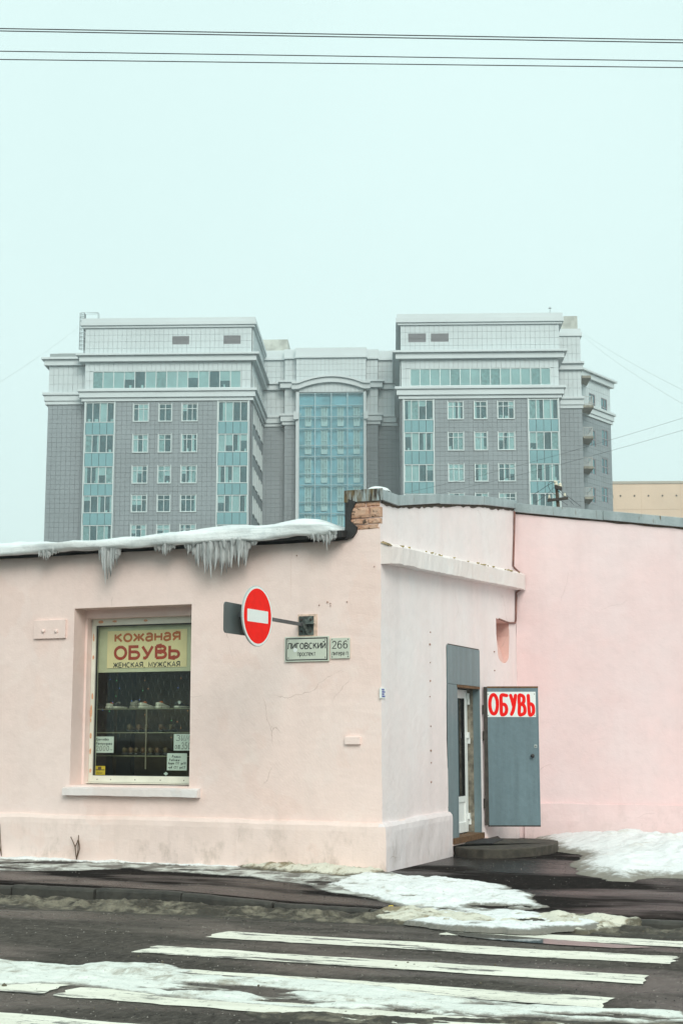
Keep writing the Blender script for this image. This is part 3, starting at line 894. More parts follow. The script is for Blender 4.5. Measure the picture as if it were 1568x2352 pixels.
def lumps():
    mb = MB()
    r = random.Random(9)
    spots = [(r.uniform(0, 1568), r.uniform(2195, 2335)) for _ in range(34)] + [(r.uniform(0, 1568), 2095 + r.gauss(0, 14)) for _ in range(70)]
    for u, v in spots:
        c = PZ(u, v, ROAD_Z)
        s = r.uniform(0.004, 0.011) if r.random() < 0.85 else r.uniform(0.011, 0.020)
        top = []
        n = 6
        V = [(c[0], c[1], c[2] + s * r.uniform(0.9, 1.4))]
        for k in range(n):
            a = 2 * math.pi * k / n + r.uniform(-.3, .3)
            V.append((c[0] + s * math.cos(a) * r.uniform(.8, 1.3), c[1] + s * math.sin(a) * r.uniform(.8, 1.3), c[2] + s * 0.5))
        for k in range(n):
            a = 2 * math.pi * k / n
            V.append((c[0] + s * math.cos(a) * 1.1, c[1] + s * math.sin(a) * 1.1, c[2] - 0.01))
        Fc = [(0, 1 + k, 1 + (k + 1) % n) for k in range(n)] + [(1 + k, 7 + k, 7 + (k + 1) % n, 1 + (k + 1) % n) for k in range(n)]
        mb.add(V, Fc)
    return mb
tag(build(lumps(), 'snow_crumbs', M['slush_light'], smooth=True), 'loose crumbs of snow and ice scattered over the road', 'snow', None, 'stuff')

def grit(n, lo, hi, seed):
    mb = MB(); r = random.Random(seed)
    for _ in range(n):
        if r.random() < 0.62: x, y = r.uniform(-3.5, 6.0), r.uniform(-9.2, -3.4)
        else: x, y = r.uniform(-5.0, 7.5), r.uniform(-2.7, 4.5)
        z = float(road_z(np.array([x]), np.array([y]))[0]) if y < -3 else float(pave_z(x, y))
        if y > -0.1 and x < 0.15: continue
        q = r.uniform(lo, hi); a = r.uniform(0, 6)
        c = [(x + q * math.cos(a + k * 2.1), y + q * 1.8 * math.sin(a + k * 2.1), z - 0.001) for k in range(3)]
        mb.add(c + [(x, y, z + q * r.uniform(0.5, 0.9))], [(0, 1, 3), (1, 2, 3), (2, 0, 3)])
    return mb
tag(build(grit(2600, 0.003, 0.008, 51), 'pale_grit', plain('pale_grit', (0.30, 0.28, 0.25), 0.9, var=0.4, scale=3), fix=False), 'pale specks of grit strewn over the asphalt', 'grit', None, 'stuff')
tag(build(grit(1800, 0.004, 0.010, 53), 'dark_grit', plain('dark_grit', (0.012, 0.011, 0.010), 0.9), fix=False), 'dark specks of grit strewn over the asphalt', 'grit', None, 'stuff')

pud = MB()
ppoly = pz([(1010, 2139), (1060, 2143), (1130, 2148), (1250, 2158), (1400, 2170), (1500, 2178), (1420, 2180), (1280, 2172), (1130, 2160), (1060, 2152)], ROAD_Z)
pud.add([(x, y, ROAD_Z + 0.0085) for x, y in ppoly], [tuple(range(len(ppoly)))])
structure(build(pud, 'puddle', M['water']))

# ------------------------------------------------------------------ the pink shop
shop = thing('shop_building', 'low pale pink plastered shop with display window, steel door and snowy eave', 'building', (0, 0, 0))
YI = 6.35                                     # where the side wall meets the neighbour
EAVE = 4.10
# openings
wl, wr = PY(166, 1600, 0)[0], PY(437.5, 1600, 0)[0]
wb, wt = 0.985, 3.36
il, it_ = PY(197.7, 1600, 0.30)[0], PY(197.7, 1421.5, 0.30)[2]
ir = wr - 0.03
ft = PX(1024, 1480, 0)[2]
DY0, DYI, DY1 = PX(1024, 1480, 0)[1], PX(1049.5, 1700, 0)[1], 4.18
DZ0, DZL = 0.20, PX(1060, 1574, 0)[2]

wf = wobble(slab_grid(W1, -9.0, -0.45, 0.0, lambda s: EAVE, -0.45, 0.0), 0.009, 1.2)
wfo = build(wf, 'front_wall', M['pink_front'], shop)
c1 = MB().pbox(W1, wl, wr, wb, wt, -0.30, 0.2)
c2 = MB().pbox(W1, il, ir, wb + 0.0, it_, -0.9, -0.2)
cut(wfo, [c1, c2])

def cap_z(y): return np.interp(y, [0, YI], [4.60, 5.42])
ws = wobble(slab_grid(W2, 0.0, YI, 0.0, lambda s: float(cap_z(s)), -0.45, 0.0), 0.009, 1.2)
wso = build(ws, 'side_wall', [M['pink_side'], M['pink_front'], M['shaded_niche']], shop)
# niche: an upright groove with a round foot
ncy0, ncy1 = PX(1139, 1440, 0)[1], PX(1168, 1440, 0)[1]
nz1, nz0 = PX(1140, 1420, 0)[2], PX(1156, 1523, 0)[2]
npoly = [(ncy0, nz1), (ncy1, nz1 - 0.03), (ncy1 + 0.02, nz0 + 0.45)]
ccy, rr = (ncy0 + ncy1) / 2, (ncy1 - ncy0) / 2
npoly += [(ccy + 0.02 + rr * 0.86 * math.cos(a), nz0 + 0.16 + 0.16 * math.sin(a)) for a in [-math.pi * k / 10 for k in range(0, 11)]]
npoly += [(ncy0 + 0.0, nz0 + 0.45)]
cn = MB().prism(W2, npoly, -0.20, 0.1)
for i, (a_, z_) in enumerate(npoly):
    cn.v[i + len(npoly)] = W2.pt(a_, z_, -0.035 - 0.20 * min(1.0, max(0.0, (z_ - nz0) / 0.42)))
cdoor = MB().pbox(W2, DY0 + 0.03, DY1, DZ0 - 0.03, ft - 0.02, -0.9, 0.2)
cut(wso, [cn, cdoor])
for p in wso.data.polygons:
    if p.normal.y < -0.75 and p.center.y < 0.05: p.material_index = 1
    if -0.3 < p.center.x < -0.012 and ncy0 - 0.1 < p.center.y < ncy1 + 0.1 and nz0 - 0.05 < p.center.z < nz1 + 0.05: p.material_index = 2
# other walls, floor and roof, so that the inside is closed
MB_ = MB().box(-9.4, -9.0, 0.0, 7.2, 0, 4.1)
build(MB_, 'gable_wall', M['pink_front'], shop)
build(MB().box(-9.0, -0.45, 6.8, 7.2, 0, 5.0), 'rear_wall', M['pink_front'], shop)
build(MB().box(-9.0, -0.45, 0.45, 6.8, 0.05, 0.18), 'floor', M['dark_inside'], shop)
RS = math.tan(math.radians(7.0))
def roof_z(y): return 4.115 + (y + 0.2) * RS
rf = MB()
rf.add([(-9.5, -0.22, roof_z(-0.22)), (-0.44, -0.22, roof_z(-0.22)), (-0.44, 7.2, roof_z(7.2)), (-9.5, 7.2, roof_z(7.2)),
        (-9.5, -0.22, roof_z(-0.22) + 0.085), (-0.44, -0.22, roof_z(-0.22) + 0.085), (-0.44, 7.2, roof_z(7.2) + 0.085), (-9.5, 7.2, roof_z(7.2) + 0.085)], BOXF)
build(rf, 'roof', M['felt'], shop)

# plinth, swept round the corner
def plinth():
    path = [(-9.0 + 0.08 * i, -0.0, 0, -1) for i in range(113)]
    pr = 0.075
    pts = []
    x = -9.0
    while x < 0.0: pts.append((x, 0.0, 0.0, -1.0)); x += 0.08
    pts += [(-0.03, 0.0, 0.0, -1.0), (0.0, 0.0, 0.88, -0.88), (0.0, 0.03, 1.0, 0.0)]
    y = 0.08
    while y < DY0 + 0.03: pts.append((0.0, y, 1.0, 0.0)); y += 0.08
    prof = [(0.085, -0.12), (0.082, 0.1), (0.080, 0.3), (0.076, 0.48), (0.068, 0.545), (0.04, 0.585), (-0.02, 0.60)]
    mb = MB()
    fl = []
    for (x, y, nx, ny) in pts:
        for (o, z) in prof:
            fl.append((x + nx * o, y + ny * o, z))
    mb.v = fl
    n = len(prof)
    for i in range(len(pts) - 1):
        for k in range(n - 1): mb.f.append((i * n + k, (i + 1) * n + k, (i + 1) * n + k + 1, i * n + k + 1))
    mb.f.append(tuple((len(pts) - 1) * n + k for k in range(n)))
    return wobble(mb, 0.022, 1.5, 11, 0.004)
po = build(plinth(), 'plinth', [M['pink_plinth'], M['plinth_side']], shop)
for p in po.data.polygons:
    if p.center.x > 0.0 and p.center.y > -0.055: p.material_index = 1

# ledge on the side wall
def ledge():
    mb = MB()
    n = 70
    for i in range(n + 1):
        y = 0.0 + (YI - 0.03) * i / n
        zb = np.interp(y, [0, YI], [3.78, 4.03]); zt = np.interp(y, [0, YI], [4.02, 4.30])
        w = 0.185
        j = [random.uniform(-0.006, 0.006) for _ in range(4)]
        if i < 3: w -= (3 - i) * 0.012
        mb.v += [(-0.05, y, zb), (w + j[0], y, zb + j[1]), (w + 0.005 + j[2], y, zt - 0.03), (w - 0.03, y, zt + j[3]), (-0.05, y, zt + 0.06)]
    for i in range(n):
        for k in range(5): mb.f.append((i * 5 + k, (i + 1) * 5 + k, (i + 1) * 5 + (k + 1) % 5, i * 5 + (k + 1) % 5))
    mb.f += [(0, 1, 2, 3, 4), tuple(n * 5 + k for k in (4, 3, 2, 1, 0))]
    return wobble(mb, 0.01, 2.0, 5, 0.004)
build(ledge(), 'ledge', M['pink_trim'], shop)
# crumbled mortar along the top of the ledge
def crumble():
    mb = MB(); r = random.Random(3)
    for i in range(26):
        y = r.uniform(0.05, YI - 0.2)
        z = np.interp(y, [0, YI], [4.02, 4.30]) - 0.005
        s = r.uniform(0.003, 0.009)
        mb.box(0.14 + r.uniform(0, 0.035), 0.15 + r.uniform(0.03, 0.05), y - s * 2, y + s * 2, z - 0.01, z + s)
    return wobble(mb, 0.01, 20, 3, 0.004)
tag(build(crumble(), 'crumbled_mortar', plain('mossy_mortar', (0.34, 0.27, 0.10), 0.95, var=0.5, scale=25), shop), kind='stuff')
# broken edge of old mortar where ledge meets the street corner
bk = MB().prism(W1, [(0.0, 4.045), (0.09, 4.01), (0.15, 4.0), (0.12, 4.03), (0.03, 4.065)], -0.05, 0.012)
build(wobble(bk, 0.01, 9, 2), 'broken_mortar', plain('broken_mortar', (0.34, 0.26, 0.15), 0.95, var=0.6, scale=30), shop)

# parapet flashing in lengths
def flash(y0, y1, z0, z1, name='flashing', mat=None, hgt=0.135):
    mb = MB()
    for (y, z) in ((y0, z0), (y1, z1)):
        mb.v += [(-0.475, y, z), (0.045, y, z), (0.05, y, z + hgt), (-0.48, y, z + hgt + 0.01)]
    mb.f = [(0, 1, 2, 3), (7, 6, 5, 4), (0, 4, 5, 1), (1, 5, 6, 2), (2, 6, 7, 3), (3, 7, 4, 0)]
    return build(mb, name, mat or M['zinc'], shop, bevel=0.006)
fy = [-0.035, 0.60, 2.28, 4.35, YI + 0.03]
# the real line sags between the joints
fz = [4.585, 4.60, 4.88, 5.17, 5.405]
for i in range(4):
    flash(fy[i] + 0.004, fy[i + 1] - 0.004, fz[i] + (0.006 if i % 2 else 0), fz[i + 1] + (0.006 if i % 2 else 0))
build(MB().box(-0.482, 0.048, -0.046, -0.036, 4.578, 4.735), 'end_flashing', M['zinc_rust'], shop, bevel=0.004)
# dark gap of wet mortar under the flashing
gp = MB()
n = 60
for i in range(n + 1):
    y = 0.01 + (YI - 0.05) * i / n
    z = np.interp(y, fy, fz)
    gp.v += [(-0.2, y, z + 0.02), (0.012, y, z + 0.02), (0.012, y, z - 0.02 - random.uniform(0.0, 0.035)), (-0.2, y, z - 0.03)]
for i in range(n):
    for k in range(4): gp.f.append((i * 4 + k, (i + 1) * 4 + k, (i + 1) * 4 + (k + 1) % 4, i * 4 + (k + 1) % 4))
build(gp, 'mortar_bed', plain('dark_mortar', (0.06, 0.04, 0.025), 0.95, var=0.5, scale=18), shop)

# exposed bricks at the end of the parapet
rb = random.Random(12)
for (x0, x1, z0, z1, d) in [(-0.40, -0.20, 4.515, 4.575, 0.018), (-0.19, -0.01, 4.515, 4.575, 0.016), (-0.40, -0.145, 4.375, 4.505, 0.034), (-0.135, 0.004, 4.378, 4.505, 0.030), (-0.42, -0.17, 4.295, 4.36, 0.024), (-0.16, 0.0, 4.295, 4.36, 0.020), (-0.33, -0.02, 4.225, 4.285, 0.008)]:
    mb = MB()
    nx, nz = 8, 4
    for i in range(nx + 1):
        for j in range(nz + 1):
            x = x0 + (x1 - x0) * i / nx; z = z0 + (z1 - z0) * j / nz
            e = 0.010 if i in (0, nx) or j in (0, nz) else 0.0
            mb.v.append((x + rb.uniform(-.004, .004), -(d - e + rb.uniform(-.004, .004)), z + rb.uniform(-.003, .003)))
    for i in range(nx):
        for j in range(nz): mb.f.append((i * (nz + 1) + j, (i + 1) * (nz + 1) + j, (i + 1) * (nz + 1) + j + 1, i * (nz + 1) + j + 1))
    o = len(mb.v)
    mb.v += [(x0, 0.06, z0), (x1, 0.06, z0), (x1, 0.06, z1), (x0, 0.06, z1)]
    c = [0, nx * (nz + 1), nx * (nz + 1) + nz, nz]
    per = [[i * (nz + 1) for i in range(nx + 1)], [nx * (nz + 1) + j for j in range(nz + 1)], [i * (nz + 1) + nz for i in range(nx, -1, -1)], [j for j in range(nz, -1, -1)]]
    for k in range(4): mb.f.append(tuple(per[k]) + (o + (k + 1) % 4, o + k))
    build(mb, 'brick', M['brick'], shop)

# tarred felt turned up against the parapet
def pixpoly_y(pts, y): return [(PY(u, v, y)[0], PY(u, v, y)[2]) for u, v in pts]
ft_poly = pixpoly_y([(799, 1146), (816, 1152), (812, 1162), (806, 1178), (804, 1196), (812, 1205), (819, 1210), (816, 1222), (808, 1234), (790, 1240), (760, 1243), (764, 1236), (782, 1232), (790, 1222), (794, 1205), (797, 1180)], -0.05)
build(MB().prism(W1, ft_poly, -0.05, 0.05), 'tarred_felt', M['felt'], shop)
build(MB().box(-0.475, -0.44, -0.03, 6.9, 4.15, 4.60), 'felt_upstand', M['felt'], shop)

# snow left on the parapet corner
sm = MB()
def dome(cx, cy, z, rx, ry, h, n=14, m=6, seed=0):
    mb = MB(); r = random.Random(seed)
    ph = [r.uniform(0, 6) for _ in range(3)]
    for j in range(m + 1):
        t = j / m
        for k in range(n):
            a = 2 * math.pi * k / n
            q = math.cos(t * math.pi / 2) * (1 + 0.15 * math.sin(2 * a + ph[0]) + 0.1 * math.sin(3 * a + ph[1]))
            mb.v.append((cx + rx * q * math.cos(a), cy + ry * q * math.sin(a), z + h * math.sin(t * math.pi / 2) * (1 + 0.1 * math.sin(a + ph[2]))))
    mb.f = [(j * n + k, j * n + (k + 1) % n, (j + 1) * n + (k + 1) % n, (j + 1) * n + k) for j in range(m) for k in range(n)]
    return mb
solo(dome(-0.11, 0.20, 4.735, 0.13, 0.20, 0.060, seed=4), 'snow_cap', M['snow_roof'], 'small heap of snow on the flashed parapet corner', 'snow', smooth=True)

# ------------------------------------------------------------------ shop window
win = MB()
yf = -0.45
zfb, zgb = PY(300, 1797, 0.45)[2], PY(300, 1782, 0.45)[2]
zgt, zft = PY(300, 1437, 0.45)[2] + 0.01, it_ + 0.02
xfl, xgl = il + 0.005, il + 0.065
xgr, xfr = ir - 0.055, ir - 0.003
build(MB().pbox(W1, xfl, xgl, zfb, zft, yf - 0.05, yf + 0.045).pbox(W1, xgr, xfr, zfb, zft, yf - 0.05, yf + 0.045)
      .pbox(W1, xgl, xgr, zgt, zft, yf - 0.05, yf + 0.043).pbox(W1, xgl, xgr, zfb, zgb, yf - 0.05, yf + 0.043)
      .pbox(W1, xfl - 0.04, xfr + 0.02, wb + 0.012, zfb - 0.003, yf - 0.05, yf + 0.09), 'window', M['white_frame'], shop, bevel=0.004)
window_obj = bpy.data.objects['window']
build(MB().pbox(W1, xgl - 0.01, xgr + 0.01, zgb - 0.01, zgt + 0.01, yf - 0.008, yf - 0.002), 'pane', M['shop_glass'], window_obj)
gasket = MB().pbox(W1, xgl, xgl + 0.018, zgb, zgt, yf, yf + 0.02).pbox(W1, xgl + 0.018, xgr, zgt - 0.016, zgt, yf, yf + 0.02).pbox(W1, xgl + 0.018, xgr, zgb, zgb + 0.008, yf, yf + 0.02)
build(gasket, 'gasket', M['black'], window_obj)
for u in (223, 254, 310, 368, 422):
    p = PY(u, 1790, 0.40); build(MB().pbox(W1, p[0] - 0.006, p[0] + 0.006, zfb + 0.03, zfb + 0.042, yf + 0.04, yf + 0.047), 'screw', M['rusty_dark'], window_obj)
# peeled orange patches on the old frame edge
pe = MB(); rp = random.Random(2)
for (u, v, w, h) in [(212, 1465, 2, 10), (211, 1510, 2.5, 7), (209, 1600, 2.5, 8), (206, 1635, 3, 16), (205, 1690, 2.5, 8), (204, 1725, 2.5, 8), (228, 1429, 9, 4), (260, 1427, 7, 3), (204, 1770, 3, 6), (330, 1425, 6, 2.5), (205, 1655, 2, 6)]:
    p = PY(u + 4, v, 0.405)
    ww, hh = w * 0.0056, h * 0.0056
    pe.prism(W1, [(p[0] + ww * math.cos(a) * rp.uniform(.7, 1.2), p[2] + hh * math.sin(a) * rp.uniform(.7, 1.2)) for a in np.linspace(0, 2 * math.pi, 9)[:-1]], yf + 0.04, yf + 0.049)
tag(build(pe, 'peeling_paint', plain('orange_undercoat', (0.66, 0.36, 0.22), 0.9, var=0.2, scale=40), window_obj), kind='stuff')
# sill
sl_ = PY(143, 1810, -0.10)[0]; sr_ = PY(453, 1810, -0.10)[0]
sill = MB()
ns = 40
for i in range(ns + 1):
    x = sl_ + (sr_ - sl_) * i / ns
    sill.v += [(x, 0.30, 0.985), (x, -0.02, 0.965), (x, -0.10, 0.945), (x, -0.10, 0.855), (x, 0.0, 0.850)]
for i in range(ns):
    for k in range(4): sill.f.append((i * 5 + k, (i + 1) * 5 + k, (i + 1) * 5 + k + 1, i * 5 + k + 1))
sill.f += [(0, 1, 2, 3, 4), tuple(ns * 5 + k for k in (4, 3, 2, 1, 0))]
build(wobble(sill, 0.006, 3, 8, 0.003), 'window_sill', M['pink_trim'], shop)

# display box behind the glass
YB = 1.55
build(MB().box(-4.75, -2.35, YB, YB + 0.04, 0.5, 3.6), 'display_back', M['brown_board'], shop)
build(MB().box(-4.79, -4.75, 0.46, YB, 0.5, 3.6), 'display_side', M['dark_inside'], shop)
build(MB().box(-2.35, -2.31, 0.46, YB, 0.5, 3.6), 'display_side', M['dark_inside'], shop)
build(MB().box(-4.75, -2.35, 0.50, YB, 0.90, 0.96), 'display_floor', M['dark_inside'], shop)
build(MB().box(-4.75, -2.35, 0.46, YB, 3.6, 3.64), 'display_ceiling', M['dark_inside'], shop)

YS = 0.95
rack = thing('shelf_rack', 'glass display shelves with a pale upright behind the shop window', 'shelf', (-3.5, YS, 0.96))
shelf_z = [PY(300, v, YS)[2] for v in (1628, 1682, 1735)]
for z in shelf_z:
    build(MB().box(-4.70, -2.40, YS - 0.12, YS + 0.28, z - 0.010, z - 0.002), 'shelf', M['shelf_glass'], rack)
    build(MB().box(-4.70, -2.40, YS - 0.126, YS - 0.121, z - 0.011, z - 0.001), 'shelf_edge', plain('shelf_edge', (0.30, 0.30, 0.20), 0.3), rack)
px_ = PY(347, 1680, YS)[0]
build(MB().box(px_ - 0.008, px_ + 0.008, YS - 0.14, YS - 0.127, PY(347, 1766, YS)[2], shelf_z[0] - 0.01), 'upright', M['post'], rack)
build(MB().box(PY(230, 1700, YS)[0], PY(262, 1700, YS)[0], YB - 0.14, YB - 0.02, 0.96, 3.0), 'side_board', plain('dark_board', (0.06, 0.055, 0.045), 0.8), rack)
build(MB().box(PY(410, 1700, YS)[0], -2.36, YB - 0.14, YB - 0.02, 0.96, 3.0), 'side_board', M['dark_inside'], rack)

# shoes seen from the heel
def shoe(cx, y, z, w, h, length, ang, up, sole, label, lining=None):
    o = thing('shoe', label, 'shoe', (cx, y, z), 'shoes on the top shelf in the window')
    ca, sa = math.cos(ang), math.sin(ang)
    def T(p): return (cx + p[0] * ca - p[1] * sa, y + p[0] * sa + p[1] * ca, z + p[2])
    def loft(secs, n=10):
        mb = MB()
        for (t, hw, z0, z1, pw) in secs:
            for k in range(n):
                a = 2 * math.pi * k / n
                c, s = math.cos(a), math.sin(a)
                mb.v.append(T((hw * abs(c) ** pw * (1 if c >= 0 else -1), t, (z0 + z1) / 2 + (z1 - z0) / 2 * abs(s) ** pw * (1 if s >= 0 else -1))))
        m = len(secs)
        mb.f = [(i * n + k, i * n + (k + 1) % n, (i + 1) * n + (k + 1) % n, (i + 1) * n + k) for i in range(m - 1) for k in range(n)]
        mb.f += [tuple(range(n)), tuple(range(m * n - 1, (m - 1) * n - 1, -1))]
        return mb
    hs = 0.035
    build(loft([(0.0, w * .40, 0.002, hs, .5), (0.02, w * .5, 0, hs, .5), (length * .4, w * .46, 0, hs, .5), (length * .72, w * .56, 0, hs * .9, .5), (length * .95, w * .38, 0.006, hs * .8, .5), (length, w * .15, .012, hs * .7, .6)]), 'sole', sole, o, smooth=True)
    build(loft([(0.006, w * .33, hs * .9, h * .96, .6), (0.03, w * .42, hs * .9, h, .6), (length * .35, w * .40, hs * .9, h * .93, .7), (length * .55, w * .44, hs * .9, h * .66, .7), (length * .8, w * .46, hs * .8, h * .5, .8), (length * .97, w * .25, hs * .8, h * .36, .8)]), 'upper', up, o, smooth=True)
    if lining is not None:
        build(loft([(length * .28, w * .30, h * .85, h * 1.12, .8), (length * .36, w * .33, h * .85, h * 1.18, .8), (length * .42, w * .28, h * .8, h * 1.08, .8)]), 'tongue', lining, o, smooth=True)
    return o
zs = shelf_z[0] + 0.001
shs = [(226, 'shoe_dark', 'shoe_dark', None, 1.0, 'black shoe half hidden at the dark end of the shelf'),
       (254, 'shoe_white', 'shoe_white', 'shoe_orange', 0.92, 'white sneaker with low heel beside the black patterned one'),
       (271, 'shoe_dark', 'shoe_white', 'shoe_grey', 1.0, 'dark sneaker on a thick white sole with grey tongue'),
       (310, 'shoe_grey', 'shoe_grey', 'shoe_grey', 1.15, 'tall grey sneaker standing beside a white one'),
       (329, 'shoe_white', 'shoe_white', 'shoe_orange', 1.0, 'white sneaker with orange tongue beside the tall grey sneaker'),
       (368, 'shoe_white', 'shoe_white', 'shoe_orange', 1.02, 'lone white sneaker with orange tongue right of the upright'),
       (412, 'shoe_dark', 'shoe_white', 'shoe_grey', 1.05, 'dark sneaker with price tag on white sole near window edge')]
for i, (u, a, b, l, k, lab) in enumerate(shs):
    shoe(PY(u, 1625, YS)[0], YS - 0.10, zs, 0.088 * k, 0.085 * k, 0.27, random.uniform(-0.35, 0.15), M[a], M[b], lab, M[l] if l else None)
# lower shelves: dim rows of footwear
for r_, (z, ks) in enumerate(((shelf_z[1], (300, 322, 340, 372, 396)), (shelf_z[2], (290, 305, 318, 333, 350, 366, 384)))):
    for j, u in enumerate(ks):
        shoe(PY(u, 1700, YS + .1)[0], YS + 0.02, z + 0.001, 0.07, 0.11, 0.2, 0.1 * (j % 3 - 1), plain('dim_shoe', (0.10 + 0.03 * (j % 2), 0.075, 0.04), 0.7), M['shoe_dark'], 'dim brown boot standing in the row on the %s window shelf' % ('middle' if r_ == 0 else 'lowest'), None)['group'] = 'boots on the %s window shelf' % ('middle' if r_ == 0 else 'lowest')
tag_ = MB().prism(wy(YS - 0.12), [(PY(412 + a, 1614 + b, YS - .12)[0], PY(412 + a, 1614 + b, YS - .12)[2]) for a, b in ((-4, -2), (0, -5), (4, 0), (0, 4))], 0, 0.002)
solo(tag_, 'price_tag', M['paper'], 'small white price tag hanging on the dark sneaker', 'tag')

# blind, poster and notes on the glass
blind = solo(MB().pbox(W1, xgl + 0.0, xgr, PY(330, 1543, 0.5)[2], zgt + 0.01, -0.515, -0.505), 'blind', M['blind'], 'cream board filling the upper part of the shop window', 'board')
YP = 0.495
WP = wy(YP)
def pp(u, v): p = PY(u, v, YP); return p[0], p[2]
def z4(x, y): return 153.1 + x * 0.23438, 1378.1 + y * 0.23438
def box4(x0, y0, x1, y1):
    """a box in the window's own plane from zoom pixels"""
    a, b = pp(*z4(x0, y0)), pp(*z4(x1, y1)); c, d = pp(*z4(x0, y1)), pp(*z4(x1, y0))
    return (a[0] + c[0]) / 2, (b[0] + d[0]) / 2, (b[1] + c[1]) / 2, (a[1] + d[1]) / 2
ps0, ps1, pz0, pz1 = box4(400, 295, 1178, 662)
poster = thing('window_poster', 'cream poster with red and black lettering in the shop window', 'poster', ((ps0 + ps1) / 2, YP, pz0))
build(MB().pbox(WP, ps0, ps1, pz0, pz1, -0.004, 0.0), 'sheet', M['poster'], poster)
for body, b, m, bold in (('кожаная', (468, 318, 1122, 410), 'poster_orange', 0.235), ('ОБУВЬ', (460, 440, 1118, 584), 'poster_red', 0.205), ('ЖЕНСКАЯ, МУЖСКАЯ', (456, 606, 1114, 660), 'ink', 0.17)):
    s0, s1, z0, z1 = box4(*b)
    text('letter', body, WP, s0, s1, z0, z1, 0.002, M[m], poster, bold=bold)

def scrawl(P, rows, d, parent, w=0.0035):
    """handwriting from simple stroke glyphs; rows: (text, s0, s1, zbase, height)"""
    mb = MB()
    for body, s0, s1, zb, h in rows:
        n = len(body)
        cw = (s1 - s0) / n
        for i, ch in enumerate(body):
            for st in GL.get(ch, GL['n']):
                mb.stroke(P, [(s0 + (i + 0.08 + 0.80 * x + 0.12 * y) * cw, zb + y * h) for x, y in st], w, d, 0.0008, 5)
    return tag(build(mb, 'handwriting', M['pencil'], parent), kind='stuff')
GL = {
 '0': [arc(.5, .5, .38, .5, 90, 450, 12)], 'О': [arc(.5, .5, .4, .5, 90, 450, 12)], 'о': [arc(.5, .3, .34, .3, 90, 450, 10)],
 '2': [arc(.5, .72, .35, .28, 170, -20) + [(.1, 0), (.95, .05)]], '3': [arc(.4, .74, .35, .26, 150, -80) + arc(.4, .25, .42, .27, 80, -150)],
 '5': [[(.9, 1), (.3, 1), (.2, .58)] + arc(.45, .3, .4, .3, 120, -150)], '1': [[(.2, .75), (.6, 1), (.5, 0)]], '7': [[(.1, 1), (.9, 1), (.4, 0)]], '8': [arc(.5, .75, .28, .25, -90, 270, 10) + arc(.5, .25, .34, .25, 90, 450, 10)],
 'К': [[(.2, 1), (.15, 0)], [(.85, 1), (.2, .5), (.9, 0)]], 'Р': [[(.2, 1), (.15, 0)], arc(.3, .74, .5, .26, 110, -110)],
 'З': [arc(.4, .74, .4, .26, 150, -80) + arc(.4, .25, .5, .27, 80, -150)], 'И': [[(.1, 1), (.12, .1), (.3, 0), (.8, 1), (.8, 0), (.95, .08)]], 'М': [[(0, 0), (.2, 1), (.5, .2), (.85, 1), (.95, 0)]],
 'С': [arc(.55, .5, .4, .5, 50, 310)], 'c': [arc(.5, .3, .34, .3, 50, 310)], 'р': [[(.2, .6), (.15, -.35)], arc(.4, .3, .34, .3, 140, -140)], 'т': [[(.05, 0), (.1, .6), (.35, .55), (.38, 0)], [(.38, .5), (.6, .6), (.7, 0)]],
 'а': [arc(.45, .3, .32, .3, 60, 400), [(.8, .6), (.78, 0), (.95, .1)]], 'е': [[(.15, .3), (.8, .35)] + arc(.48, .3, .34, .3, 20, 310)], 'п': [[(.1, .6), (.1, 0)], [(.1, .5), (.5, .62), (.75, .5), (.75, 0)]],
 'д': [arc(.45, .3, .32, .3, 60, 400), [(.8, .6), (.78, -.25), (.4, -.35)]], 'ж': [[(.05, .6), (.95, 0)], [(.95, .6), (.05, 0)], [(.5, .62), (.5, 0)]], 'и': [[(.1, .6), (.15, 0), (.4, .1), (.75, .6), (.78, 0)]], 'м': [[(0, 0), (.2, .6), (.45, .1), (.75, .6), (.9, 0)]],
 'б': [arc(.45, .3, .34, .3, 90, 450), [(.15, .4), (.3, .9), (.85, 1)]], 'ы': [[(.1, .6), (.12, 0)], arc(.25, .2, .3, .2, 100, -120), [(.85, .6), (.85, 0)]], 'у': [[(.1, .6), (.4, .1)], [(.85, .6), (.3, -.35)]], 'н': [[(.15, .6), (.12, 0)], [(.15, .3), (.75, .3)], [(.8, .6), (.75, 0)]],
 'в': [arc(.4, .5, .25, .4, -90, 200), arc(.45, .2, .35, .2, 90, -180)], 'к': [[(.15, .6), (.12, 0)], [(.8, .6), (.2, .3), (.85, 0)]], 'ь': [[(.15, .6), (.12, 0)], arc(.3, .2, .4, .2, 110, -150)], '-': [[(.1, .2), (.9, .2)]], ':': [[(.4, .5), (.42, .5)], [(.4, .1), (.42, .1)]], ' ': [], '.': [[(.4, 0), (.45, 0)]], 'n': [[(.1, .5), (.5, .1), (.9, .5)]],
}
def note(label, b, rows, mat='paper'):
    s0, s1, z0, z1 = box4(*b)
    o = thing('paper_note', label, 'notice', ((s0 + s1) / 2, YP, z0))
    build(MB().pbox(WP, s0, s1, z0, z1, -0.003, -0.001), 'sheet', M[mat], o)
    rr_ = []
    for body, fx0, fx1, fz, fh in rows:
        rr_.append((body, s0 + (s1 - s0) * fx0, s0 + (s1 - s0) * fx1, z0 + (z1 - z0) * fz, (z1 - z0) * fh))
    scrawl(WP, rr_, 0.0002, o)
    return o
note('pencilled white sale note reading 2000 taped low in the window', (275, 1338, 462, 1497), [('Кроссовки', .08, .75, .76, .15), ('Распродажа', .08, .92, .50, .15), ('2000-', .05, .97, .12, .30)])
note('white note with large winter price above the opening hours note', (1050, 1313, 1222, 1476), [('ЗИМ', .12, .93, .60, .32), ('от350', .04, .98, .10, .38)])
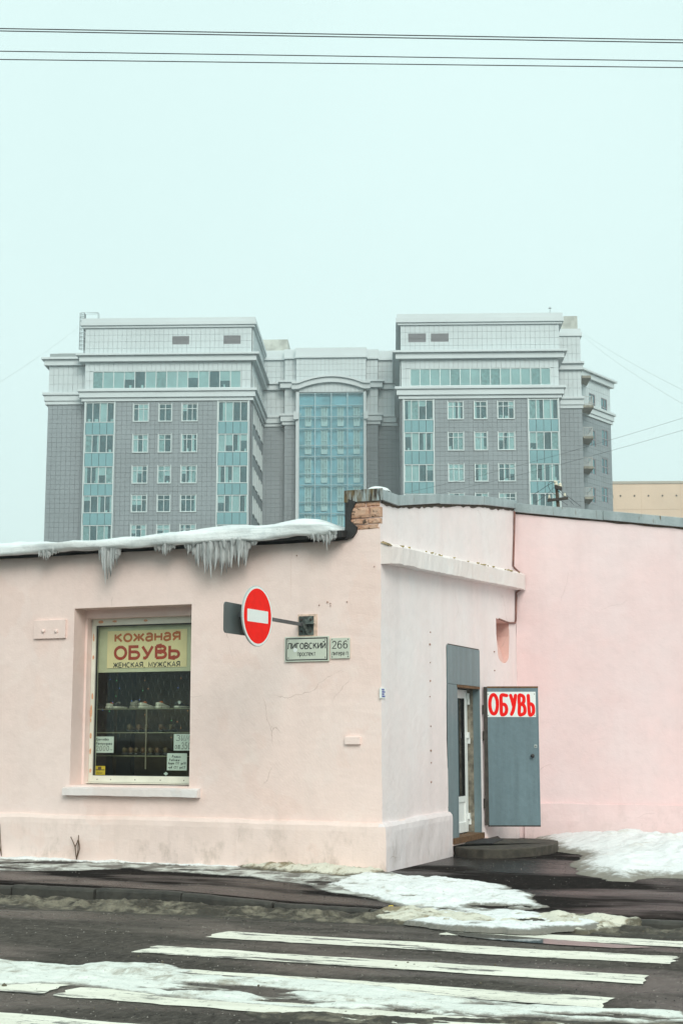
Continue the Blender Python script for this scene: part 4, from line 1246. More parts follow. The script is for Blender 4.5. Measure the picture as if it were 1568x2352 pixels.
note('white handwritten opening hours note at the foot of the window', (984, 1502, 1178, 1670), [('Режим', .24, .70, .74, .14), ('Работы:', .10, .72, .55, .12), ('будни С11 до18', .06, .95, .36, .12), ('суб С11 до17', .06, .92, .12, .12)])
s0, s1, z0, z1 = box4(272, 1626, 378, 1713)
stk = thing('alarm_sticker', 'yellow alarm sticker with dark shield in the lower window corner', 'sticker', ((s0 + s1) / 2, YP, z0))
build(MB().pbox(WP, s0, s1, z0, z1, -0.003, -0.001), 'sheet', M['yellow'], stk)
W_, H_ = s1 - s0, z1 - z0
build(MB().pbox(WP, s0 + .04 * W_, s0 + .96 * W_, z0 + .52 * H_, z0 + .60 * H_, -0.001, 0.0004), 'stripe', M['ink'], stk)
build(MB().prism(WP, [(s0 + W_ * a, z0 + H_ * b) for a, b in ((.36, .92), (.64, .92), (.66, .66), (.5, .48), (.34, .66))], -0.001, 0.0012), 'shield', M['rust'], stk)
text('letter', '«ТИТАН»', WP, s0 + .2 * W_, s0 + .78 * W_, z0 + .12 * H_, z0 + .27 * H_, 0.001, M['ink'], stk, bold=0.18)
s0, s1, z0, z1 = box4(950, 1684, 995, 1722)
solo(MB().prism(WP, [((s0 + s1) / 2, z0), (s1, (z0 + z1) / 2), ((s0 + s1) / 2, z1), (s0, (z0 + z1) / 2)], -0.003, -0.001), 'loose_tag', M['paper'], 'small white diamond shaped tag at the window foot', 'tag')

# net of fairy lights hanging behind the glass
net = thing('light_net', 'net of fine wires and tiny coloured bulbs hanging inside the window', 'fairy lights', (-3.5, 0.60, 1.8))
nm = MB(); r5 = random.Random(5)
PN = wy(0.60)
knots = {}
rows_, cols_ = 7, 14
for i in range(rows_ + 1):
    for j in range(cols_ + 1):
        u = 238 + (j + (0.5 if i % 2 else 0)) * 14.8 + r5.uniform(-2, 2)
        v = 1545 + i * 19 + r5.uniform(-3, 3) + 8 * math.sin(j * 0.7)
        if u < 432: knots[i, j] = (PY(u, v, .6)[0], PY(u, v, .6)[2])
for (i, j), p in knots.items():
    nm.tube([PN.pt(p[0], p[1]), PN.pt(p[0] + 0.002, p[1] - 0.045)], 0.0024, 4)
    q = (p[0] + 0.002, p[1] - 0.045)
    for dj in ((0, 1) if i % 2 else (-1, 0)):
        k = knots.get((i + 1, j + dj))
        if k and r5.random() < 0.93:
            mid = ((q[0] + k[0]) / 2 + r5.uniform(-.01, .01), (q[1] + k[1]) / 2 - 0.006)
            nm.tube([PN.pt(*q), PN.pt(*mid), PN.pt(*k)], 0.0007, 4)
tag(build(nm, 'wire', M['net_wire'], net), kind='stuff')
for n_, m_ in (('led_green', 9), ('led_blue', 8), ('led_orange', 8)):
    for k in r5.sample(sorted(knots), m_):
        p = knots[k]
        build(dome(p[0], 0.597, p[1] - 0.05, 0.0035, 0.0035, 0.008, 6, 3), 'bulb', M[n_], net)

# ------------------------------------------------------------------ shop door
fr = MB()
fr.pbox(W2, DY0, DYI, DZ0, DZL, -0.10, 0.012)                     # wide left stile
fr.pbox(W2, DY0, DY1 + 0.01, DZL + 0.004, ft, -0.10, 0.014)       # lintel sheet
fr.pbox(W2, DY1 - 0.035, DY1 + 0.012, DZ0, DZL, -0.09, 0.010)     # hinge side stile
dframe = build(fr, 'door_frame', M['steel_frame'], shop, bevel=0.003)
build(MB().pbox(W2, DYI - 0.02, DY1 - 0.02, DZL - 0.035, DZL + 0.002, -0.09, 0.02), 'rusty_lintel', M['rust'], dframe)
build(MB().pbox(W2, DY0 + 0.15, DY1 + 0.02, DZ0 - 0.06, DZ0 + 0.02, -0.16, 0.05), 'threshold', M['rust'], dframe)
build(MB().pbox(W2, DY0 - 0.012, DY0 - 0.002, DZ0, ft - 0.02, -0.05, 0.004).pbox(W2, DY0 + 0.05, DY1, ft + 0.003, ft + 0.016, -0.05, 0.006), 'edge_gap', M['rusty_dark'], dframe)
build(MB().pbox(W2, DY1 - 0.032, DY1 + 0.01, DZ0, DZL - 0.03, -0.30, -0.091), 'jamb', M['jamb'], shop)
# white plastic door
XP = -0.175
PP = wx(XP)
a0, a1 = DYI - 0.12, DY1 - 0.05
pv = MB()
zb_, zt_ = DZ0 + 0.03, DZL - 0.045
rail_z0, rail_z1 = PX(1060, 1843, XP)[2], PX(1060, 1829, XP)[2]
sw = 0.13
pv.pbox(PP, a0, a0 + sw, zb_, zt_, -0.06, 0.0).pbox(PP, a1 - sw, a1, zb_, zt_, -0.06, 0.0)
pv.pbox(PP, a0 + sw, a1 - sw, zt_ - 0.13, zt_, -0.06, -0.001).pbox(PP, a0 + sw, a1 - sw, zb_, zb_ + 0.15, -0.06, -0.001).pbox(PP, a0 + sw, a1 - sw, rail_z0, rail_z1, -0.06, -0.001)
pdoor = build(pv, 'plastic_door', M['white_pvc'], shop, bevel=0.006)
build(MB().pbox(PP, a0 + sw, a1 - sw, zb_ + 0.15, rail_z0, -0.05, -0.022), 'lower_panel', M['white_pvc'], pdoor)
build(MB().pbox(PP, a0 + sw, a1 - sw, rail_z1, zt_ - 0.13, -0.035, -0.028), 'pane', M['door_glass'], pdoor)
build(MB().pbox(PP, a1 - sw - 0.018, a1 - sw, rail_z1, zt_ - 0.13, -0.028, -0.004).pbox(PP, a0 + sw, a1 - sw - 0.018, rail_z1, rail_z1 + 0.012, -0.028, -0.004), 'gasket', M['black'], pdoor)
for v in (1606, 1695, 1880):
    z = PX(1078, v, XP)[2]
    build(MB().pbox(PP, a1 - 0.06, a1 + 0.03, z - 0.005, z + 0.085, 0.0, 0.03).pbox(PP, a1 + 0.0, a1 + 0.045, z - 0.085, z - 0.003, 0.0, 0.035), 'hinge', M['white_pvc'], pdoor, bevel=0.004)
# notice in the door glass
n0, n1 = a0 + sw + 0.03, PX(1060.5, 1800, XP)[1]
nz0_, nz1_ = PX(1055, 1819, XP)[2], PX(1055, 1770, XP)[2]
dn = thing('door_notice', 'white notice with red letters behind the plastic door glass', 'notice', (XP, (n0 + n1) / 2, nz0_))
PNt = wx(XP - 0.045)
build(MB().pbox(PNt, n0, n1, nz0_, nz1_, 0, 0.003), 'sheet', M['paper'], dn)
text('letter', 'Е', PNt, n1 - 0.30, n1 - 0.20, nz0_ + 0.24, nz0_ + 0.31, 0.006, M['door_red'], dn, bold=0.22)
text('letter', 'ЕНИЯ', PNt, n1 - 0.34, n1 - 0.02, nz0_ + 0.08, nz0_ + 0.18, 0.006, M['door_red'], dn, bold=0.22)
# steel door leaf standing open
hp = (0.045, 4.33)
dirx, diry = math.cos(math.radians(21)), math.sin(math.radians(21))
LP = Plane(hp, (dirx, diry))
def LPs(u, v):
    """pixel -> (s, z) on the leaf"""
    d = ray(u, v)
    A = np.array([[d[0], -LP.d[0]], [d[1], -LP.d[1]]])
    t, s = np.linalg.solve(A, np.array([LP.o[0] - CAM[0], LP.o[1] - CAM[1]]))
    return s, CAM[2] + d[2] * t
Ls, Lz1 = LPs(1234, 1577); _, Lz0 = LPs(1176, 1896)
Ls = LPs(1238, 1740)[0]
leaf = build(MB().pbox(LP, 0.02, Ls, Lz0, Lz1, -0.05, 0.0), 'steel_door', M['steel_door'], shop, bevel=0.004)
build(MB().pbox(LP, -0.02, 0.035, Lz0 + 0.005, Lz1 - 0.002, -0.055, 0.012), 'hinge_edge', M['rusty_dark'], leaf, bevel=0.003)
build(MB().pbox(LP, 0.036, Ls, Lz1 - 0.022, Lz1 + 0.004, -0.045, 0.004), 'top_edge', M['rust'], leaf)
build(MB().pbox(LP, 0.02, Ls - 0.002, Lz0 - 0.018, Lz0 + 0.002, -0.05, 0.003), 'bottom_edge', M['rusty_dark'], leaf)
for v in (1630, 1690, 1845):
    s, z = LPs(1104, v)
    build(MB().tube([LP.pt(-0.028, z - 0.07, 0.012), LP.pt(-0.028, z + 0.07, 0.012)], 0.015, 8), 'hinge', M['rusty_dark'], leaf)
s, z = LPs(1221.5, 1736)
build(MB().tube([LP.pt(s, z, 0), LP.pt(s, z, 0.028), LP.pt(s, z, 0.03), LP.pt(s, z, 0.055), LP.pt(s, z, 0.062)], [0.012, 0.012, 0.028, 0.03, 0.018], 14), 'knob', M['black'], leaf, smooth=True)
s, z = LPs(1229, 1714)
build(MB().pbox(LP, s - 0.022, s + 0.022, z - 0.024, z + 0.024, 0.0, 0.008), 'lock_plate', M['sign_rim'], leaf, bevel=0.006)
build(MB().tube([LP.pt(s, z, 0.006), LP.pt(s, z, 0.016)], 0.011, 10), 'lock_cylinder', M['gal'], leaf)
# sign on the leaf
ss0, sz1 = LPs(1117.5, 1589); ss1, sz0 = LPs(1230, 1647)
sgn = thing('door_signboard', 'white board with red hand painted lettering on the open steel door', 'sign', LP.pt((ss0 + ss1) / 2, sz0, 0))
build(MB().pbox(LP, ss0, ss1, sz0, sz1, 0.001, 0.006), 'board', M['sign_white'], sgn)
for a, b in ((ss0 + .015, sz0 + .025), (ss1 - .02, sz0 + .025), (ss0 + .015, sz1 - .035), (ss1 - .02, sz1 - .035)):
    build(MB().tube([LP.pt(a, b, 0.005), LP.pt(a, b, 0.009)], 0.007, 8), 'screw', M['rusty_dark'], sgn)
SW, SH = ss1 - ss0, sz1 - sz0
def zl(x, y): return ss0 + (x - 887) / (1270 - 887) * SW, sz1 - (y - 506) / (706 - 506) * SH
letters = {
 'О': [arc(938, 605, 30, 76, 90, 450, 20)],
 'Б': [[(1042, 536), (1000, 536), (998, 610), (1000, 682), (1025, 682), (1038, 660), (1038, 630), (1025, 607), (1002, 605)]],
 'У': [[(1073, 535), (1085, 575), (1095, 618)], [(1112, 535), (1103, 590), (1092, 650), (1078, 684)]],
 'В': [[(1142, 606), (1140, 682), (1165, 684), (1182, 668), (1182, 630), (1165, 604), (1142, 604), (1141, 538), (1162, 536), (1176, 550), (1176, 582), (1162, 602)]],
 'Ь': [[(1212, 536), (1215, 610), (1220, 684), (1240, 684), (1251, 665), (1250, 625), (1236, 604), (1218, 604)]],
}
for ch, sts in letters.items():
    mb = MB()
    for st in sts:
        mb.stroke(LP, smooth_line([zl(x, y) for x, y in st]), 13.5 / 383 * SW, 0.0068, 0.0008, 10)
    build(mb, 'letter', M['door_red'], sgn)

# step and mat
stp = []
cyl = PZ(1160, 1950, 0.1)
for (u, v) in [(1040, 1941), (1046, 1945), (1075, 1949), (1110, 1951), (1150, 1951), (1190, 1949), (1230, 1946), (1262, 1941), (1279, 1936)]:
    p = PZ(u, v, 0.12); stp.append((p[0], p[1]))
stp += [tuple(PZ(1281, 1931, 0.12)[:2]), tuple(PZ(1262, 1928, 0.12)[:2]), tuple(PZ(1215, 1926, 0.12)[:2]), tuple(PZ(1150, 1925, 0.12)[:2]), (0.02, 5.0), (0.02, 2.7)]
sm_ = MB().slab(stp, -0.05, 0.12)
solo(sm_, 'door_step', M['concrete_step'], 'low dark concrete step with rounded end below the shop door', 'step', bevel=0.012)
mp_ = [tuple(PZ(u, v, 0.13)[:2]) for u, v in ((1068, 1936), (1130, 1937), (1155, 1927), (1100, 1926))]
solo(MB().slab(mp_, 0.121, 0.135), 'door_mat', M['rubber'], 'thin black rubber mat lying on the concrete step', 'mat')
build(MB().pbox(W2, DY0 - 0.05, DY1 + 0.3, 0.0, DZ0 - 0.061, -0.3, 0.03), 'door_footing', M['pink_plinth'], shop)

# ------------------------------------------------------------------ neighbouring pink wall
nb = thing('adjoining_building', 'plain pink plastered building with sloping zinc capped parapet beside the shop', 'building', (5.0, YI, 0))
nzl = PY(1178, 1175, YI)[2]; nzr = PY(1568, 1211, YI)[2]; nxr = PY(1568, 1200, YI)[0]
def nz_(x): return nzl + (nzr - nzl) * x / nxr
build(wobble(slab_grid(wy(YI), -0.002, 13.0, 0.0, lambda s: nz_(s), -0.4, 0.0, 0.1), 0.008, 1.0, 21), 'wall', M['pink_far'], nb)
build(wobble(slab_grid(wy(YI), 0.1, 13.0, -0.1, lambda s: 0.56, -0.1, 0.05, 0.1), 0.02, 1.4, 23, 0.005), 'plinth', M['pink_far'], nb)
xs_ = [-0.03]
for u, v in ((1772, 0), ):
    pass
xs_.append(PY(1385, 1180, YI)[0]); xs_ += [xs_[1] + 3.4, xs_[1] + 6.8, 13.0]
for i in range(4):
    xa, xb = xs_[i] + 0.003, xs_[i + 1] - 0.003
    mb = MB()
    for x in (xa, xb):
        z = nz_(x) - 0.01 + (0.006 if i % 2 else 0)
        mb.v += [(x, YI - 0.055, z), (x, YI - 0.06, z + 0.15), (x, YI + 0.46, z + 0.16), (x, YI + 0.46, z)]
    mb.f = [(0, 1, 2, 3), (7, 6, 5, 4), (0, 4, 5, 1), (1, 5, 6, 2), (2, 6, 7, 3), (3, 7, 4, 0)]
    build(mb, 'flashing', M['zinc'], nb, bevel=0.006)
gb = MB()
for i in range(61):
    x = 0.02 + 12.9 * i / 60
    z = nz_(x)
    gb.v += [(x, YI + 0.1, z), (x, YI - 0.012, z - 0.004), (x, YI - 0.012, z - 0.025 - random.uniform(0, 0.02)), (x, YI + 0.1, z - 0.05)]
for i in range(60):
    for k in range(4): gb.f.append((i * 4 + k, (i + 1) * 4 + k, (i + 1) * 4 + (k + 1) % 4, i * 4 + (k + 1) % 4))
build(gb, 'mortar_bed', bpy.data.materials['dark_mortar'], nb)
build(MB().box(-0.4, 13, YI + 0.4, YI + 9, 3.6, 3.75), 'roof', M['felt'], nb)
build(MB().box(13, 13.4, YI, YI + 9, 0, 3.7).box(-0.45, -0.05, 7.25, YI + 9, 0, 3.7).box(-0.05, 13, YI + 8.6, YI + 9, 0, 3.59), 'outer_wall', M['pink_far'], nb)

# cable down the inner corner
pts = []
for (u, v, w) in [(1181, 1160, 0), (1180, 1230, 0), (1178, 1300, 0), (1182, 1306, 1), (1196, 1318, 1), (1198, 1330, 1), (1197, 1352, 1), (1188, 1362, 0), (1185, 1370, 0), (1184, 1424, 0), (1182, 1431, 0), (1170, 1431, 2), (1158, 1427, 2), (1146, 1422, 2)]:
    if w == 0: p = PX(u, v, 0.02); p[1] = min(p[1], YI - 0.03)
    elif w == 1: p = PY(u, v, YI - 0.08)
    else: p = PX(u, v, 0.015)
    pts.append(tuple(p))
solo(MB().tube(pts, 0.016, 6), 'wall_cable', M['cable'], 'brown cable running down the inner corner of the pink walls', 'cable', smooth=True)

# ------------------------------------------------------------------ roof snow and icicles
rs = thing('roof_snow', 'thick rounded snow slab with icicles hanging over the shop eave', 'snow', (-4.0, -0.1, 4.15))
sn = MB()
prof_n = 22
top_px = [(-60, 1253), (0, 1250), (110, 1243), (240, 1240), (380, 1224), (470, 1215), (600, 1203), (680, 1196), (720, 1192), (770, 1195), (792, 1203)]
tx = [PY(u, v, -0.1)[0] for u, v in top_px]; tz = [PY(u, v, -0.1)[2] for u, v in top_px]
bot_px = [(-60, 1278), (0, 1275), (95, 1268), (230, 1262), (280, 1259), (360, 1254), (420, 1250), (590, 1240), (680, 1232), (760, 1228), (792, 1222)]
bx_ = [PY(u, v, -0.3)[0] for u, v in bot_px]; bz = [PY(u, v, -0.3)[2] for u, v in bot_px]
xsn = np.linspace(-9.3, -0.50, 300)
for x in xsn:
    T = np.interp(x, tx, tz); B = max(np.interp(x, bx_, bz), 4.06)
    e = 1.0 if x < -0.75 else max(0.55, 1 - (x + 0.75) / 0.55)
    T = B + (T - B) * e
    m = (T + B) / 2
    P_ = [(1.9, roof_z(1.9) + 0.09), (1.8, roof_z(1.8) + 0.16), (1.2, max(T + 0.02, roof_z(1.2) + 0.16)), (0.7, T + 0.015), (0.35, T + 0.012), (0.1, T + 0.006), (-0.08, T), (-0.17, T - 0.015), (-0.24, T - 0.045), (-0.285, T - 0.08 * min(1, (T - B) / .25)), (-0.305, m + 0.03), (-0.312, m), (-0.315, m - 0.04), (-0.31, B + 0.03), (-0.29, B + 0.006), (-0.255, B - 0.004), (-0.21, B + 0.01), (0.0, roof_z(0.0) + 0.07)]
    for j, (y, z) in enumerate(P_):
        sn.v.append((x, y, z))
k = len(P_)
for i in range(len(xsn) - 1):
    for j in range(k - 1): sn.f.append((i * k + j, i * k + j + 1, (i + 1) * k + j + 1, (i + 1) * k + j))
sn.f += [tuple(range(k)), tuple((len(xsn) - 1) * k + j for j in range(k - 1, -1, -1))]
a = np.array(sn.v)
front = (a[:, 1] < 0.2)
a[:, 2] += 0.045 * fbm(a[:, 0] * 1.9, a[:, 1] * 2.0, None, 60, 6) * np.where(a[:, 1] > -0.25, 1, 0.6)
a[:, 1] += np.where(front, 0.035 * fbm(a[:, 0] * 1.2, a[:, 2] * 9.0, None, 66, 4), 0) + np.where(front, 0.022 * vnoise(a[:, 0] * 0.9, a[:, 2] * 30, None, 70), 0)
sn.v = [tuple(p) for p in a]
build(sn, 'snow_slab', M['snow_roof'], rs, smooth=True)
ri = random.Random(21)
def icicle(u, v0, v1, r0, y=-0.27):
    p0 = PY(u, v0, y); p1 = PY(u, v1, y)
    L = p0[2] - p1[2]
    n = max(4, int(L / 0.035))
    pts, rr = [], []
    ph = ri.uniform(0, 6)
    for i in range(n + 1):
        t = i / n
        pts.append((p0[0] + 0.012 * math.sin(ph + t * 4) * t, y + 0.008 * math.cos(ph + t * 3) * t, p0[2] + 0.02 - (L + 0.02) * t))
        rr.append(max(0.0022, r0 * (1 - t) ** 0.75 * (1 + 0.13 * math.sin(t * 16 + ph))))
    build(MB().tube(pts, rr, 8), 'icicle', M['ice'], rs, smooth=True)
def bot(u): return np.interp(u, [p[0] for p in bot_px], [p[1] for p in bot_px]) - 4
for (u0, u1, step, env) in [
    (92, 134, 5.5, [(92, 1282), (98, 1292), (112, 1285), (122, 1278), (134, 1272)]),
    (230, 275, 4.6, [(230, 1290), (238, 1330), (248, 1360), (256, 1322), (264, 1300), (270, 1312), (275, 1278)]),
    (357, 400, 4.8, [(357, 1268), (370, 1274), (377, 1282), (388, 1270), (400, 1266)]),
    (426, 592, 4.2, [(426, 1272), (440, 1280), (450, 1314), (460, 1300), (480, 1337), (495, 1310), (505, 1322), (520, 1334), (535, 1305), (548, 1300), (558, 1318), (568, 1296), (575, 1262), (592, 1252)]),
    (708, 770, 5.2, [(708, 1240), (722, 1250), (738, 1246), (752, 1266), (762, 1246), (770, 1240)])]:
    u = u0
    while u <= u1:
        e = np.interp(u, [q[0] for q in env], [q[1] for q in env])
        b = bot(u)
        f_ = ri.choice([1.0, 1.0, 0.85, 0.6, 0.4, 0.25])
        icicle(u, b, b + max(5, (e - b) * f_), ri.uniform(0.016, 0.030) + (0.010 if e - b > 50 else 0), -0.27 + ri.uniform(-0.025, 0.02))
        u += step * ri.uniform(0.6, 2.0)
    # frozen curtain joining their tops
    mb = MB()
    n = max(8, int((u1 - u0) / 2.5))
    for i in range(n + 1):
        uu = u0 + (u1 - u0) * i / n
        b = bot(uu)
        e = np.interp(uu, [q[0] for q in env], [q[1] for q in env])
        q0 = PY(uu, b + 1, -0.27); q1 = PY(uu, b + (e - b) * (0.66 + 0.20 * math.sin(uu * .9)), -0.27)
        wv = 0.012 * math.sin(uu * 0.55) + 0.006 * math.sin(uu * 1.7)
        mb.v += [(q0[0], -0.27 + wv, q0[2]), (q0[0], -0.265 + wv, (q0[2] + q1[2]) / 2), (q1[0], -0.26 + wv, q1[2]), (q1[0], -0.252 + wv, q1[2]), (q0[0], -0.235 + wv, (q0[2] + q1[2]) / 2), (q0[0], -0.23 + wv, q0[2])]
    for i in range(n):
        for j in range(5): mb.f.append((i * 6 + j, i * 6 + j + 1, (i + 1) * 6 + j + 1, (i + 1) * 6 + j))
        mb.f.append((i * 6 + 5, i * 6, (i + 1) * 6, (i + 1) * 6 + 5))
    build(mb, 'ice_curtain', M['ice'], rs, smooth=True)

# ------------------------------------------------------------------ signs on the front wall
def z5(x, y): return 490.0 + x * 0.27344, 1316.9 + y * 0.27344
def wbox(x0, y0, x1, y1, y=0.0):
    a, b = PY(*z5(x0, y0), y), PY(*z5(x1, y1), y); c, d = PY(*z5(x0, y1), y), PY(*z5(x1, y0), y)
    return (a[0] + c[0]) / 2, (b[0] + d[0]) / 2, (b[2] + c[2]) / 2, (a[2] + d[2]) / 2
def plate(name, label, b, thick, frame, texts):
    s0, s1, z0, z1 = wbox(*b)
    o = thing(name, label, 'sign', ((s0 + s1) / 2, -thick, z0))
    build(MB().pbox(W1, s0, s1, z0, z1, 0.008, thick), 'plate', M['plate'], o, bevel=0.003)
    if frame:
        i, w = 0.016, 0.014
        q = MB()
        q.pbox(W1, s0 + i, s1 - i, z0 + i, z0 + i + w, thick, thick + .0012).pbox(W1, s0 + i, s1 - i, z1 - i - w, z1 - i, thick, thick + .0012)
        q.pbox(W1, s0 + i, s0 + i + w, z0 + i + w, z1 - i - w, thick, thick + .0012).pbox(W1, s1 - i - w, s1 - i, z0 + i + w, z1 - i - w, thick, thick + .0012)
        build(q, 'border', M['ink'], o)
    e = 0.05 if frame else 0.022
    for a in (s0 + e, s1 - e):
        for c in (z0 + e, z1 - e):
            build(MB().tube([W1.pt(a, c, thick), W1.pt(a, c, thick + .003)], 0.007, 8), 'screw', M['ink'], o)
    for body, tb, bold in texts:
        a0_, a1_, c0_, c1_ = wbox(*tb)
        text('letter', body, W1, a0_, a1_, c0_, c1_, thick + 0.001, M['ink'], o, bold=bold)
    return o
plate('street_name_plate', 'pale street name plate with black border under the sign bracket', (607, 532, 977, 742), 0.028, True, [('ЛИГОВСКИЙ', (628, 583, 953, 638), 0.15), ('проспект', (712, 664, 866, 696), 0.15)])
plate('house_number_plate', 'pale house number plate beside the street name plate', (990, 542, 1150, 716), 0.025, False, [('266', (1000, 566, 1136, 634), 0.11), ('литера П', (1000, 660, 1138, 690), 0.15)])
snp = bpy.data.objects['street_name_plate']
p = PY(*z5(695, 645), 0)
build(MB().tube([W1.pt(p[0], p[2], .0288), W1.pt(p[0], p[2], .0305)], 0.028, 16), 'round_sticker', M['sign_white'], snp)

# no entry sign on its arm
pb = PY(706.3, 1436.5, 0)
ne = thing('no_entry_sign', 'round red no entry sign with white bar on an arm from the wall', 'traffic sign', (pb[0], -0.7, pb[2] - 0.35))
s0, s1, z0, z1 = wbox(719, 352, 865, 524)
build(MB().pbox(W1, s0 - 0.012, s1 + 0.012, z0 - 0.012, z1 + 0.012, 0.0, 0.012), 'backing_board', plain('peeling_orange_board', (0.68, 0.50, 0.40), 0.9, var=0.2, scale=20), ne)
build(MB().pbox(W1, s0 + 0.006, s1 - 0.03, z0 + 0.006, z1 - 0.012, 0.012, 0.026), 'wall_plate', M['bracket'], ne, bevel=0.003)
for a in (s0 + .045, s1 - .065):
    for c in (z0 + .055, z1 - .06):
        build(MB().tube([W1.pt(a, c, .026), W1.pt(a, c, .05)], 0.016, 6), 'bolt', M['rusty_dark'], ne)
build(MB().prism(wx(pb[0] + 0.006), [(-0.026, pb[2] + 0.02), (-0.026, pb[2] - 0.12), (-0.20, pb[2] + 0.01)], 0, 0.008).pbox(W1, pb[0] - .12, pb[0] + .11, pb[2] + .012, pb[2] + .020, .026, .10), 'gusset', M['bracket'], ne)
xa = pb[0] - 0.012
build(MB().box(xa - 0.02, xa + 0.018, -1.80, -0.03, pb[2] - 0.02, pb[2] + 0.022), 'arm', M['gal'], ne, bevel=0.003)
# the disc hangs on the right face of the arm, its plane across the street
xd = xa + 0.05
DP = wx(xd)                                     # s = y, outward +x
c_ = PX(591.5, 1415, xd)
yc, zc = c_[1], c_[2]
DP = Plane((xd, yc), (math.sin(math.radians(4.0)), math.cos(math.radians(4.0))))   # turned slightly towards the crossing
r0 = 0.5 * abs(PX(591.5, 1345, xd)[2] - PX(591.5, 1485, xd)[2])
def disc(r, d0, d1, n=64):
    return MB().prism(DP, [(r * math.cos(2 * math.pi * k / n), zc + r * math.sin(2 * math.pi * k / n)) for k in range(n)], d0, d1)
build(disc(r0, -0.018, 0.0), 'rim', M['sign_rim'], ne, bevel=0.004)
build(disc(r0 - 0.008, 0.0005, 0.0018), 'white_border', M['sign_white'], ne)
build(disc(r0 - 0.034, 0.0022, 0.0032), 'red_face', M['red'], ne)
q0, q1 = PX(567.5, 1411, xd), PX(617.5, 1411, xd)
bh = 0.073
def rrect(s0, s1, z0, z1, r, n=4):
    o = []
    for cx, cz, a in ((s1 - r, z1 - r, 0), (s0 + r, z1 - r, 90), (s0 + r, z0 + r, 180), (s1 - r, z0 + r, 270)):
        o += [(cx + r * math.cos(math.radians(a + 90 * k / n)), cz + r * math.sin(math.radians(a + 90 * k / n))) for k in range(n + 1)]
    return o
bz_ = PX(592, 1415.5, xd)[2]
build(MB().prism(DP, rrect(-0.69 * r0, 0.69 * r0, bz_ - bh, bz_ + bh, 0.012), 0.0036, 0.0046), 'white_bar', M['sign_white'], ne)
build(MB().box(xa + 0.018, xd - 0.018, yc - 0.05, yc + 0.05, pb[2] - 0.03, pb[2] + 0.03), 'clamp', M['gal'], ne)
# rectangular sign facing the other way, seen from its back
xr = xa - 0.07
e0 = PX(515, 1420, xr); e1 = yc + 0.30
rz1, rz0 = PX(516, 1381, xr)[2], PX(515, 1453, xr)[2]
rsn = thing('rectangular_sign', 'grey back of a rounded rectangular traffic sign behind the red disc', 'traffic sign', (xr, yc, rz0))
RP = wx(xr)
build(MB().prism(RP, rrect(e0[1], e1, rz0, rz1, 0.05), -0.012, 0.0), 'panel', M['sign_grey'], rsn, bevel=0.003)
build(MB().box(xr, xa - 0.02, yc - 0.25, yc - 0.19, pb[2] - 0.03, pb[2] + 0.03).box(xr, xa - 0.02, yc + 0.12, yc + 0.18, pb[2] - 0.03, pb[2] + 0.03), 'clamp', M['gal'], rsn)

# small fittings on the walls
b0 = PY(80, 1468, 0); b1 = PY(154, 1423, 0)
bp = thing('cover_plate', 'pink painted cover plate with two bolts left of the window', 'wall plate', ((b0[0] + b1[0]) / 2, -0.02, b0[2]))
build(MB().pbox(W1, b0[0], b1[0], b0[2], b1[2], -0.02, 0.032), 'plate', M['pink_front'], bp, bevel=0.004)
for u in (103.5, 133):
    p = PY(u, 1450, 0)
    build(MB().tube([W1.pt(p[0], p[2], .03), W1.pt(p[0], p[2], .05), W1.pt(p[0], p[2], .055)], [0.026, 0.024, 0.01], 12), 'bolt', M['pink_front'], bp, smooth=True)
b0 = PY(794, 1710, 0); b1 = PY(829, 1692, 0)
solo(MB().pbox(W1, b0[0], b1[0], b0[2], b1[2], -0.02, 0.05), 'wall_box', M['pink_front'], 'small pink painted box on the front wall near the corner', 'box', bevel=0.008)
y0_, y1_ = PX(871.5, 1592, 0.0)[1] + 0.02, PX(882.6, 1592, 0.0)[1]
z0_, z1_ = PX(877, 1604, 0)[2], PX(877, 1580, 0)[2]
bl = thing('blue_plate', 'tiny worn blue and white plate on the side wall at the corner', 'sign', (0, (y0_ + y1_) / 2, z0_))
build(MB().pbox(W2, y0_, y1_, z0_, z1_, -0.01, 0.014), 'plate', M['sign_white'], bl)
for k in range(4):
    zz = z0_ + (z1_ - z0_) * (0.12 + 0.21 * k)
    build(MB().pbox(W2, y0_ + 0.02, y1_ - 0.02 - 0.03 * (k % 2), zz, zz + (z1_ - z0_) * 0.15, 0.0142, 0.0155), 'printed_band', M['blue_plate'], bl)
# old fixings and plugs left in the walls
holes = MB(); rh = random.Random(8)
for (u, v) in ((987, 1452), (986, 1480), (987, 1522), (987, 1564), (986, 1600), (988, 1668), (988, 1724), (989, 1752), (989, 1796), (1134, 1497), (1135, 1540), (1188, 1560)):
    p = PX(u, v, 0); s = rh.uniform(0.006, 0.012)
    holes.pbox(W2, p[1] - s * 1.5, p[1] + s * 1.5, p[2] - s, p[2] + s, -0.02, 0.012)
for (u, v) in ((682, 1276), (752, 1383), (759, 1386), (797, 1382), (759, 1391), (733, 1390), (860, 1302)):
    p = PY(u, v, 0); s = rh.uniform(0.005, 0.010)
    holes.pbox(W1, p[0] - s, p[0] + s, p[2] - s, p[2] + s, -0.02, 0.011)
build(wobble(holes, 0.006, 30, 3), 'old_fixings', plain('old_plug', (0.36, 0.22, 0.17), 0.9, var=0.3, scale=40), shop)['kind'] = 'stuff'

